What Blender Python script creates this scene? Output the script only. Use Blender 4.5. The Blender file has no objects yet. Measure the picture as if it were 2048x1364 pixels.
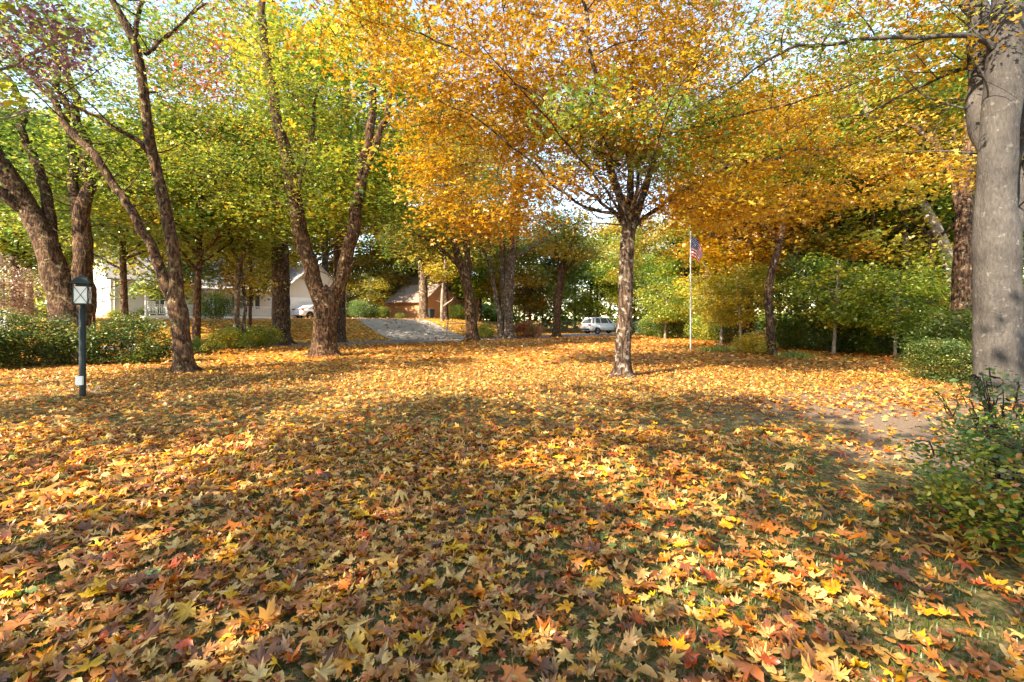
import bpy, math, random
import numpy as np
from mathutils import Vector, Matrix

# ------------------------------------------------------------------ camera, sky, sun, exposure
SC = bpy.context.scene
COL = SC.collection
F, CZ, HY = 910.0, 1.5, 640.0          # focal length in photo pixels, eye height, horizon row

cam = bpy.data.cameras.new('camera')
cam.sensor_width = 36.0
cam.lens = F / 2048 * 36
cam.shift_y = -(682 - HY) / 2048
cam.clip_end = 3000
cam_ob = bpy.data.objects.new('camera', cam)
cam_ob.location = (0, 0, CZ)
cam_ob.rotation_euler = (math.radians(90), 0, 0)
COL.objects.link(cam_ob)
SC.camera = cam_ob

SUN_EL = math.radians(38)
SUN_DIR = Vector((0.75, 0.66, 0)).normalized() * math.cos(SUN_EL) + Vector((0, 0, -math.sin(SUN_EL)))
world = bpy.data.worlds.new('World')
SC.world = world
world.use_nodes = True
wn = world.node_tree.nodes
sky = wn.new('ShaderNodeTexSky')
sky.sky_type = 'NISHITA'
sky.sun_disc = False
sky.sun_elevation = SUN_EL
sky.sun_rotation = math.atan2(-SUN_DIR.x, -SUN_DIR.y)
sky.air_density = 1.0
sky.altitude = 0
sky.dust_density = 0.2
sky.ozone_density = 1.0
world.node_tree.links.new(sky.outputs[0], wn['Background'].inputs[0])
wn['Background'].inputs[1].default_value = 0.15
sun = bpy.data.lights.new('sun', 'SUN')
sun.energy = 4.0
sun.angle = math.radians(0.5)
sun.color = (1.0, 0.93, 0.82)
sun_ob = bpy.data.objects.new('sun', sun)
sun_ob.rotation_euler = SUN_DIR.to_track_quat('-Z', 'Y').to_euler()
sun_ob.location = (-20, -20, 30)
COL.objects.link(sun_ob)
SC.view_settings.view_transform = 'Standard'
SC.view_settings.look = 'None'
SC.view_settings.gamma = 1.0
SC.view_settings.use_curve_mapping = False
SC.view_settings.exposure = 2.2
SC.view_settings.use_white_balance = True
SC.view_settings.white_balance_temperature = 7700
SC.render.engine = 'CYCLES'
SC.cycles.max_bounces = 7
SC.cycles.diffuse_bounces = 4
SC.cycles.transmission_bounces = 4
SC.cycles.glossy_bounces = 2
SC.cycles.use_denoising = True
SC.cycles.sample_clamp_indirect = 6

# ------------------------------------------------------------------ helpers
def P(x, y, D):
    """photo pixel at depth D -> world point"""
    return np.array([(x - 1024) / F * D, D, CZ - (y - HY) / F * D])

def sstep(a, b, x):
    t = np.clip((np.asarray(x, float) - a) / (b - a), 0, 1)
    return t * t * (3 - 2 * t)

def _hash(i, j, k):
    n = (i * 374761393 + j * 668265263 + k * 2147483647 + 1274126177) & 0xffffffff
    n = ((n ^ (n >> 13)) * 1274126177) & 0xffffffff
    return ((n ^ (n >> 16)) & 0xffff) / 65535.0

def noise3(p):
    p = np.asarray(p, float)
    i = np.floor(p).astype(np.int64)
    f = p - i
    f = f * f * (3 - 2 * f)
    r = 0
    for a in (0, 1):
        for b in (0, 1):
            for c in (0, 1):
                w = (f[..., 0] if a else 1 - f[..., 0]) * (f[..., 1] if b else 1 - f[..., 1]) * (f[..., 2] if c else 1 - f[..., 2])
                r = r + w * _hash(i[..., 0] + a, i[..., 1] + b, i[..., 2] + c)
    return r

def noise2(x, y, s, o=0.0):
    return noise3(np.stack([np.asarray(x) * s + o, np.asarray(y) * s + o * 1.7, np.zeros_like(np.asarray(x, float)) + o], -1))

# terrain -----------------------------------------------------------
NX = np.array([-200, -60, -40, -15.6, -10, -2, 5.7, 30, 200.])
NY = np.array([-40, 4, 13, 24.3, 27.6, 33.5, 41, 62, 210.])
WX = np.array([-200, -15, -5, 5, 200.])
WW = np.array([4.6, 4.6, 5.5, 8.0, 8.0])
def near_edge(X): return np.interp(X, NX, NY)
def far_edge(X): return near_edge(X) + np.interp(X, WX, WW)
def gz(X, Y):
    X = np.asarray(X, float); Y = np.asarray(Y, float)
    rise = 1.62 * sstep(0.5, 10, Y - far_edge(X)) * (1 - sstep(-8, 5, X))
    und = 0.05 * (noise2(X, Y, 0.35, 3.1) - 0.5) * sstep(2, 6, Y) + 0.25 * (noise2(X, Y, 0.08, 9.1) - 0.5) * sstep(12, 30, np.hypot(X, Y))
    road = np.exp(-((Y - near_edge(X) - 2.3) / 5.0) ** 2)
    return rise + und * (1 - road)

# materials ---------------------------------------------------------
def mat(name):
    m = bpy.data.materials.new(name)
    m.use_nodes = True
    nt = m.node_tree
    for n in list(nt.nodes): nt.nodes.remove(n)
    out = nt.nodes.new('ShaderNodeOutputMaterial')
    return m, nt, out

def N(nt, t, **kw):
    n = nt.nodes.new(t)
    for k, v in kw.items(): setattr(n, k, v)
    return n

def L(nt, a, b): nt.links.new(a, b)

def ramp(nt, stops, interp='LINEAR'):
    r = N(nt, 'ShaderNodeValToRGB')
    r.color_ramp.interpolation = interp
    e = r.color_ramp.elements
    while len(e) < len(stops): e.new(0.5)
    for el, (p, c) in zip(e, stops):
        el.position = p
        el.color = (c[0], c[1], c[2], 1)
    return r

def noise_node(nt, scale, detail=4, rough=0.55, vec=None, dist=0.0):
    n = N(nt, 'ShaderNodeTexNoise')
    n.inputs['Scale'].default_value = scale
    n.inputs['Detail'].default_value = detail
    n.inputs['Roughness'].default_value = rough
    n.inputs['Distortion'].default_value = dist
    if vec is not None: L(nt, vec, n.inputs['Vector'])
    return n

def mixc(nt, fac, a, b, blend='MIX'):
    m = N(nt, 'ShaderNodeMix', data_type='RGBA', blend_type=blend)
    for sock, v in ((m.inputs[0], fac), (m.inputs[6], a), (m.inputs[7], b)):
        if hasattr(v, 'is_linked') or hasattr(v, 'links'): L(nt, v, sock)
        elif isinstance(v, (int, float)): sock.default_value = v
        else: sock.default_value = (v[0], v[1], v[2], 1)
    return m.outputs[2]

def leaf_mat(name, stops, trans=0.35, interp='LINEAR', gloss=0.06, spots=False):
    m, nt, out = mat(name)
    at = N(nt, 'ShaderNodeAttribute', attribute_name='rnd')
    sep = N(nt, 'ShaderNodeSeparateColor')
    L(nt, at.outputs['Color'], sep.inputs[0])
    r = ramp(nt, stops, interp)
    L(nt, sep.outputs[0], r.inputs[0])
    mul = N(nt, 'ShaderNodeMix', data_type='RGBA', blend_type='MULTIPLY')
    mul.inputs[0].default_value = 1
    L(nt, r.outputs[0], mul.inputs[6])
    cmb = N(nt, 'ShaderNodeCombineColor')
    for i in range(3): L(nt, sep.outputs[1], cmb.inputs[i])
    L(nt, cmb.outputs[0], mul.inputs[7])
    col = mul.outputs[2]
    if spots:
        geo = N(nt, 'ShaderNodeNewGeometry')
        nz = noise_node(nt, 38, 4, 0.65, geo.outputs['Position'])
        rr = ramp(nt, [(0.28, (0.5, 0.36, 0.26)), (0.42, (0.96, 0.94, 0.9)), (0.72, (1.15, 1.12, 1.05))])
        L(nt, nz.outputs[0], rr.inputs[0])
        col = mixc(nt, 0.85, col, rr.outputs[0], 'MULTIPLY')
    d = N(nt, 'ShaderNodeBsdfDiffuse')
    t = N(nt, 'ShaderNodeBsdfTranslucent')
    L(nt, col, d.inputs[0]); L(nt, col, t.inputs[0])
    mx = N(nt, 'ShaderNodeMixShader'); mx.inputs[0].default_value = trans
    L(nt, d.outputs[0], mx.inputs[1]); L(nt, t.outputs[0], mx.inputs[2])
    g = N(nt, 'ShaderNodeBsdfGlossy'); g.inputs['Roughness'].default_value = 0.45
    g.inputs[0].default_value = (1, 0.97, 0.9, 1)
    m2 = N(nt, 'ShaderNodeMixShader'); m2.inputs[0].default_value = gloss
    L(nt, mx.outputs[0], m2.inputs[1]); L(nt, g.outputs[0], m2.inputs[2])
    L(nt, m2.outputs[0], out.inputs[0])
    return m

def bark_mat(name, dark, light, lichen, amount=0.35, scale=6.0, ridge=1.0, stretch=0.22):
    m, nt, out = mat(name)
    tc = N(nt, 'ShaderNodeTexCoord')
    mp = N(nt, 'ShaderNodeMapping'); mp.inputs['Scale'].default_value = (1, 1, stretch)
    L(nt, tc.outputs['Object'], mp.inputs[0])
    n1 = noise_node(nt, scale * 3, 6, 0.65, mp.outputs[0], 0.4)
    n2 = noise_node(nt, 1.6, 3, 0.6, tc.outputs['Object'])
    n3 = noise_node(nt, scale * 1.1, 5, 0.65, tc.outputs['Object'])
    r1 = ramp(nt, [(0.40, tuple(c * .55 for c in dark)), (0.47, dark), (0.60, light)] if ridge > .6 else [(0.25, dark), (0.7, light)])
    L(nt, n1.outputs[0], r1.inputs[0])
    r3 = ramp(nt, [(0.62 - amount * 0.3, (0, 0, 0)), (0.70 - amount * 0.3, (1, 1, 1))])
    L(nt, n3.outputs[0], r3.inputs[0])
    r2 = ramp(nt, [(0.35, (0.65, 0.62, 0.6)), (0.7, (1.2, 1.15, 1.1))])
    L(nt, n2.outputs[0], r2.inputs[0])
    c = mixc(nt, r3.outputs[0], r1.outputs[0], lichen)
    c = mixc(nt, 1.0, c, r2.outputs[0], 'MULTIPLY')
    b = N(nt, 'ShaderNodeBsdfPrincipled')
    b.inputs['Roughness'].default_value = 0.9
    b.inputs['Specular IOR Level'].default_value = 0.2
    L(nt, c, b.inputs['Base Color'])
    bp = N(nt, 'ShaderNodeBump'); bp.inputs['Strength'].default_value = 0.8 * ridge
    bp.inputs['Distance'].default_value = 0.07
    L(nt, n1.outputs[0], bp.inputs['Height'])
    L(nt, bp.outputs[0], b.inputs['Normal'])
    L(nt, b.outputs[0], out.inputs[0])
    return m

def plain(name, col, rough=0.6, metal=0.0, var=0.12, scale=3.0, spec=0.4, bump=0.0):
    m, nt, out = mat(name)
    tc = N(nt, 'ShaderNodeTexCoord')
    nz = noise_node(nt, scale, 5, 0.6, tc.outputs['Object'])
    r = ramp(nt, [(0.3, tuple(c * (1 - var) for c in col)), (0.7, tuple(min(1, c * (1 + var)) for c in col))])
    L(nt, nz.outputs[0], r.inputs[0])
    b = N(nt, 'ShaderNodeBsdfPrincipled')
    b.inputs['Roughness'].default_value = rough
    b.inputs['Metallic'].default_value = metal
    b.inputs['Specular IOR Level'].default_value = spec
    L(nt, r.outputs[0], b.inputs['Base Color'])
    if bump:
        n2 = noise_node(nt, scale * 12, 4, 0.6, tc.outputs['Object'])
        bp = N(nt, 'ShaderNodeBump'); bp.inputs['Strength'].default_value = bump; bp.inputs['Distance'].default_value = 0.01
        L(nt, n2.outputs[0], bp.inputs['Height']); L(nt, bp.outputs[0], b.inputs['Normal'])
    L(nt, b.outputs[0], out.inputs[0])
    return m

# mesh building -----------------------------------------------------
def tri_mesh(name, V, T, rnd=None, smooth=False):
    me = bpy.data.meshes.new(name)
    V = np.ascontiguousarray(V, np.float32).reshape(-1, 3); T = np.ascontiguousarray(T, np.int32).reshape(-1, 3)
    me.vertices.add(len(V)); me.vertices.foreach_set('co', V.ravel())
    me.loops.add(T.size); me.loops.foreach_set('vertex_index', T.ravel())
    me.polygons.add(len(T)); me.polygons.foreach_set('loop_start', np.arange(0, T.size, 3, dtype=np.int32))
    if smooth: me.polygons.foreach_set('use_smooth', np.ones(len(T), bool))
    me.update(calc_edges=True)
    if rnd is not None:
        a = me.attributes.new('rnd', 'FLOAT_COLOR', 'FACE')
        c = np.ones((len(T), 4), np.float32); c[:, :rnd.shape[1]] = rnd
        a.data.foreach_set('color', c.ravel())
    return me

def obj(name, me, m=None, parent=None, loc=None):
    o = bpy.data.objects.new(name, me)
    if m is not None and me is not None and not me.materials: me.materials.append(m)
    COL.objects.link(o)
    if parent is not None: o.parent = parent
    if loc is not None: o.location = loc
    return o

def empty(name, loc=(0, 0, 0), rz=0.0):
    o = bpy.data.objects.new(name, None)
    o.empty_display_size = 0.3
    o.location = tuple(float(v) for v in loc); o.rotation_euler = (0, 0, rz)
    COL.objects.link(o)
    return o

def tag(o, label=None, cat=None, group=None, kind=None):
    if label: o['label'] = label
    if cat: o['category'] = cat
    if group: o['group'] = group
    if kind: o['kind'] = kind
    return o

def copy_tree(o, parent=None):
    c = o.copy(); COL.objects.link(c); c.parent = parent
    for ch in list(o.children): copy_tree(ch, c)
    return c

class MB:
    def __init__(s): s.v = []; s.f = []
    def quad(s, *pts):
        n = len(s.v); s.v += [tuple(map(float, p)) for p in pts]; s.f.append(tuple(range(n, n + len(pts)))); return s
    def box(s, x0, x1, y0, y1, z0, z1):
        n = len(s.v)
        s.v += [(x0, y0, z0), (x1, y0, z0), (x1, y1, z0), (x0, y1, z0), (x0, y0, z1), (x1, y0, z1), (x1, y1, z1), (x0, y1, z1)]
        s.f += [tuple(n + i for i in q) for q in ((0, 3, 2, 1), (4, 5, 6, 7), (0, 1, 5, 4), (1, 2, 6, 5), (2, 3, 7, 6), (3, 0, 4, 7))]
        return s
    def bar(s, a, b, r, n=6):
        a = Vector(a); b = Vector(b); d = (b - a).normalized()
        u = d.orthogonal().normalized(); w = d.cross(u); k = len(s.v)
        for p in (a, b):
            for i in range(n):
                t = 2 * math.pi * i / n
                s.v.append(tuple(p + (u * math.cos(t) + w * math.sin(t)) * r))
        for i in range(n):
            j = (i + 1) % n
            s.f.append((k + i, k + j, k + n + j, k + n + i))
        s.f.append(tuple(k + i for i in reversed(range(n)))); s.f.append(tuple(k + n + i for i in range(n)))
        return s
    def prism(s, poly, ax, a0, a1):
        """poly: list of 2-D points, extruded along axis ax"""
        k = len(s.v); n = len(poly)
        for a in (a0, a1):
            for (p, q) in poly:
                s.v.append({0: (a, p, q), 1: (p, a, q), 2: (p, q, a)}[ax])
        for i in range(n):
            j = (i + 1) % n
            s.f.append((k + i, k + j, k + n + j, k + n + i))
        s.f.append(tuple(k + i for i in reversed(range(n)))); s.f.append(tuple(k + n + i for i in range(n)))
        return s
    def lathe(s, prof, n=16, c=(0, 0, 0), ax=2):
        k = len(s.v)
        for (r, z) in prof:
            for i in range(n):
                t = 2 * math.pi * i / n
                p = (r * math.cos(t), r * math.sin(t), z)
                if ax == 1: p = (p[0], p[2], p[1])
                if ax == 0: p = (p[2], p[0], p[1])
                s.v.append((p[0] + c[0], p[1] + c[1], p[2] + c[2]))
        for j in range(len(prof) - 1):
            for i in range(n):
                h = (i + 1) % n
                s.f.append((k + j * n + i, k + j * n + h, k + (j + 1) * n + h, k + (j + 1) * n + i))
        return s
    def build(s, name, m, parent=None, bevel=0.0, smooth=False):
        me = bpy.data.meshes.new(name)
        me.from_pydata(s.v, [], s.f)
        me.update()
        if smooth:
            me.polygons.foreach_set('use_smooth', np.ones(len(me.polygons), bool))
        o = obj(name, me, m, parent)
        if bevel:
            b = o.modifiers.new('bevel', 'BEVEL'); b.width = bevel; b.segments = 2; b.limit_method = 'ANGLE'
        return o

# leaf templates ----------------------------------------------------
_half = [(90, 1.0), (80, .66), (75, .70), (65, .38), (53, .70), (47, .66), (37, .98), (28, .60), (21, .64), (8, .36), (-10, .52), (-21, .66), (-36, .42), (-62, .36), (-86, .10)]
def maple_outline(kind):
    if kind == 'hi':
        h = _half
    elif kind == 'mid':
        h = [(90, 1.0), (64, .40), (38, .95), (8, .38), (-20, .62), (-70, .30)]
    else:
        h = [(90, 1.0), (62, .42), (30, .95), (-20, .55)]
    pts = [(a, r) for a, r in h] + [(180 - a, r) for a, r in reversed(h) if a != 90]
    return [(r * math.cos(math.radians(a)), r * math.sin(math.radians(a))) for a, r in pts]

def maple(kind, rng, curl=0.25, crumple=0.05, stem=False):
    o = np.array(maple_outline(kind))
    o = o * (1 + rng.normal(0, 0.06, (len(o), 1)))
    o[:, 0] *= rng.uniform(0.8, 1.08)
    c = np.array([[0, 0.02]])
    p = np.concatenate([c, o])
    r = np.hypot(p[:, 0], p[:, 1])
    fold = rng.uniform(0.05, 0.5) * rng.choice([-1, 1], p=[.35, .65])
    z = fold * np.abs(p[:, 0]) + curl * rng.uniform(-1, 1.4) * r ** 2 + rng.uniform(-.3, .3) * p[:, 1] * np.abs(p[:, 1]) + rng.normal(0, crumple, len(p)) * r
    V = np.concatenate([p, z[:, None]], 1)
    V[:, :2] *= (1 - 0.25 * np.abs(z) / (r + .3))[:, None]
    n = len(o)
    T = [(0, 1 + i, 1 + (i + 1) % n) for i in range(n) if not (kind == 'lo' and i == 3)]
    if stem:
        k = len(V)
        b = rng.uniform(-.25, .25)
        V = np.concatenate([V, [[-.018, -.08, .01], [.018, -.08, .01], [b, -.75, rng.uniform(0, .15)]]])
        T.append((k, k + 2, k + 1))
    V -= [0, 0, V[:, 2].min()]
    return V * 0.5, np.array(T)

DIAMOND = (np.array([[0, -.5, 0], [.42, -.02, .13], [0, .5, -.05], [-.42, -.02, .13]]), np.array([[0, 1, 2], [0, 2, 3]]))
OVAL = (np.array([[0, -.5, 0], [.26, -.05, .1], [0, .5, -.08], [-.26, -.05, .1]]), np.array([[0, 1, 2], [0, 2, 3]]))
BLOB = (np.array([[-.1, -.5, 0], [.45, -.25, .1], [.12, 0, .0], [.4, .4, .05], [-.05, .5, -.1], [-.45, .1, .14]]), np.array([[0, 1, 2], [2, 3, 4], [2, 4, 5], [0, 2, 5]]))

def place_leaves(tmpl, pos, yaw, tilt, tdir, scale):
    V, T = tmpl
    n = len(pos); k = len(V)
    cy, sy = np.cos(yaw), np.sin(yaw)
    x = V[None, :, 0] * cy[:, None] - V[None, :, 1] * sy[:, None]
    y = V[None, :, 0] * sy[:, None] + V[None, :, 1] * cy[:, None]
    z = np.repeat(V[None, :, 2], n, 0)
    ux, uy = np.cos(tdir)[:, None], np.sin(tdir)[:, None]
    ct, st = np.cos(tilt)[:, None], np.sin(tilt)[:, None]
    dot = (x * ux + y * uy) * (1 - ct)
    X = x * ct + uy * z * st + ux * dot
    Y = y * ct - ux * z * st + uy * dot
    Z = z * ct + (ux * y - uy * x) * st
    W = np.stack([X, Y, Z], -1) * scale[:, None, None] + pos[:, None, :]
    tri = (T[None] + (np.arange(n) * k)[:, None, None]).reshape(-1, 3)
    return W.reshape(-1, 3), tri

def leaf_batch(name, tmpls, pos, rnd, size, rng, tilt_sd=0.5, bias=None, tilt_mean=0.0):
    """pos (n,3), rnd (n,2) -> one mesh"""
    n = len(pos)
    var = rng.integers(0, len(tmpls), n)
    VV, TT, RR = [], [], []
    off = 0
    for k, t in enumerate(tmpls):
        i = np.where(var == k)[0]
        if len(i) == 0: continue
        V, T = place_leaves(t, pos[i], rng.uniform(0, 6.283, len(i)), rng.normal(tilt_mean, tilt_sd, len(i)),
                            rng.uniform(0, 6.283, len(i)) if bias is None else bias[i], size[i])
        VV.append(V); TT.append(T + off); off += len(V)
        RR.append(np.repeat(rnd[i], len(t[1]), 0))
    return tri_mesh(name, np.concatenate(VV), np.concatenate(TT), np.concatenate(RR))

# tubes -------------------------------------------------------------
def spline(pts, step):
    pts = np.asarray(pts, float)
    d = np.linalg.norm(np.diff(pts[:, :3], axis=0), axis=1)
    P0 = np.vstack([2 * pts[0] - pts[1], pts, 2 * pts[-1] - pts[-2]])
    out = []
    for i in range(len(pts) - 1):
        m = max(2, int(math.ceil(d[i] / step)))
        t = np.linspace(0, 1, m, endpoint=False)[:, None]
        a, b, c, e = P0[i], P0[i + 1], P0[i + 2], P0[i + 3]
        out.append(0.5 * (2 * b + (c - a) * t + (2 * a - 5 * b + 4 * c - e) * t ** 2 + (3 * b - a - 3 * c + e) * t ** 3))
    out.append(pts[-1:])
    r = np.concatenate(out)
    r[:, 3] = np.maximum(r[:, 3], 0.002)
    return r

def tube(pr, n, rough=0.0, flare=0.0, seed=0.0, nscale=7.0, lobes=5):
    """pr (m,4): points + radius -> V, T"""
    p = pr[:, :3]; r = pr[:, 3]
    tan = np.gradient(p, axis=0); tan /= np.linalg.norm(tan, axis=1)[:, None] + 1e-9
    u = np.array([1., 0, 0]) if abs(tan[0, 0]) < 0.9 else np.array([0, 1., 0])
    us = []
    for t in tan:
        u = u - t * (u @ t); u /= np.linalg.norm(u) + 1e-9; us.append(u)
    us = np.array(us); ws = np.cross(tan, us)
    th = np.linspace(0, 2 * math.pi, n, endpoint=False)
    dirs = us[:, None] * np.cos(th)[None, :, None] + ws[:, None] * np.sin(th)[None, :, None]
    rr = np.repeat(r[:, None], n, 1)
    if flare:
        h = np.linalg.norm(p - p[0], axis=1)
        fl = np.exp(-h / (flare * 0.6))
        rr = rr * (1 + fl[:, None] * (0.45 + 0.38 * np.sin(lobes * th + seed * 5)[None] + 0.2 * np.sin(3 * th + seed * 9)[None]))
    if rough:
        q = p[:, None] + dirs * rr[..., None]
        nn = noise3(np.stack([q[..., 0] * nscale + seed, q[..., 1] * nscale, q[..., 2] * nscale * 0.22], -1))
        n2 = noise3(np.stack([q[..., 0] * 2.2 + seed, q[..., 1] * 2.2, q[..., 2] * 1.6], -1))
        rr = rr * (1 + rough * (np.abs(nn - 0.5) * 2 - 0.4) + rough * 1.4 * (n2 - 0.5))
    V = (p[:, None] + dirs * rr[..., None]).reshape(-1, 3)
    m = len(p)
    a = (np.arange(m - 1)[:, None] * n + np.arange(n)[None]).ravel()
    b = (np.arange(m - 1)[:, None] * n + (np.arange(n)[None] + 1) % n).ravel()
    T = np.concatenate([np.stack([a, b, b + n], 1), np.stack([a, b + n, a + n], 1)])
    V = np.concatenate([V, p[-1:] + tan[-1:] * r[-1]])
    e = (m - 1) * n + np.arange(n)
    T = np.concatenate([T, np.stack([e, np.roll(e, -1), np.full(n, len(V) - 1)], 1)])
    return V, T

def merge(parts):
    VV, TT, off = [], [], 0
    for V, T in parts:
        VV.append(V); TT.append(T + off); off += len(V)
    return np.concatenate(VV), np.concatenate(TT)

# ------------------------------------------------------------------ materials used
PAL = {
 'orange': [(0.0, (.36, .135, .006)), (.22, (.48, .22, .010)), (.5, (.56, .315, .016)), (.78, (.60, .42, .035)), (.88, (.42, .42, .05)), (.95, (.13, .27, .04)), (1, (.20, .34, .07))],
 'yellowgreen': [(0.0, (.09, .18, .025)), (.3, (.21, .31, .04)), (.6, (.40, .43, .05)), (.85, (.62, .52, .05)), (1, (.66, .40, .03))],
 'green': [(0.0, (.05, .12, .02)), (.4, (.12, .22, .03)), (.7, (.26, .33, .05)), (1, (.52, .44, .06))],
 'bluegreen': [(0.0, (.07, .15, .04)), (.6, (.19, .31, .09)), (1, (.38, .44, .14))],
 'red': [(0.0, (.34, .045, .025)), (.4, (.48, .12, .03)), (.7, (.45, .22, .05)), (1, (.16, .19, .04))],
 'yellow': [(0.0, (.24, .27, .03)), (.35, (.5, .42, .04)), (.7, (.68, .5, .05)), (1, (.66, .36, .03))],
 'gold': [(0.0, (.12, .18, .03)), (.35, (.34, .31, .04)), (.7, (.58, .40, .05)), (1, (.58, .27, .04))],
 'pink': [(0.0, (.30, .17, .13)), (.5, (.42, .28, .20)), (1, (.46, .36, .22))],
 'purple': [(0.0, (.16, .04, .09)), (.5, (.34, .12, .22)), (1, (.55, .36, .42))],
 'hedge': [(0.0, (.025, .06, .012)), (.45, (.07, .13, .02)), (.75, (.18, .22, .035)), (1, (.42, .32, .05))],
 'azalea': [(0.0, (.06, .13, .02)), (.35, (.16, .25, .03)), (.65, (.36, .38, .04)), (.88, (.62, .46, .04)), (1, (.60, .20, .03))],
 'lawn': [(0.0, (.06, .13, .015)), (.7, (.13, .22, .025)), (1, (.30, .27, .06))],
}
LM = {k: leaf_mat(k + '_leaves', v, trans=0.48 if k in ('orange', 'yellow', 'yellowgreen', 'gold') else 0.42) for k, v in PAL.items()}
LITTER = [(0.0, (.62, .33, .07)), (.11, (.36, .13, .03)), (.23, (.68, .42, .13)), (.33, (.44, .17, .03)), (.43, (.29, .085, .018)), (.50, (.70, .28, .008)), (.60, (.76, .41, .012)),
          (.67, (.58, .155, .008)), (.78, (.21, .065, .02)), (.84, (.48, .075, .012)), (.88, (.56, .29, .09)), (.985, (.13, .20, .04))]
M_LITTER = leaf_mat('fallen_leaves', LITTER, trans=0.2, interp='CONSTANT', gloss=0.07, spots=True)

BARK = {
 'maple': bark_mat('maple_bark', (.045, .026, .017), (.14, .095, .066), (.26, .235, .20), 0.30, 5.5, 1.0),
 'brown': bark_mat('brown_bark', (.05, .025, .014), (.17, .092, .05), (.24, .20, .10), 0.18, 6.0, 1.2),
 'dark': bark_mat('dark_bark', (.045, .026, .017), (.15, .088, .055), (.27, .23, .16), 0.12, 6.0, 1.2),
 'grey': bark_mat('grey_bark', (.042, .039, .037), (.10, .092, .087), (.15, .143, .136), 0.10, 9.0, 0.58, 0.32),
 'tan': bark_mat('tan_bark', (.08, .052, .034), (.22, .155, .105), (.34, .30, .24), 0.3, 5.0, 0.8),
 'pale': bark_mat('pale_bark', (.18, .145, .115), (.34, .29, .24), (.42, .39, .33), 0.25, 5.0, 0.5),
}

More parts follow.
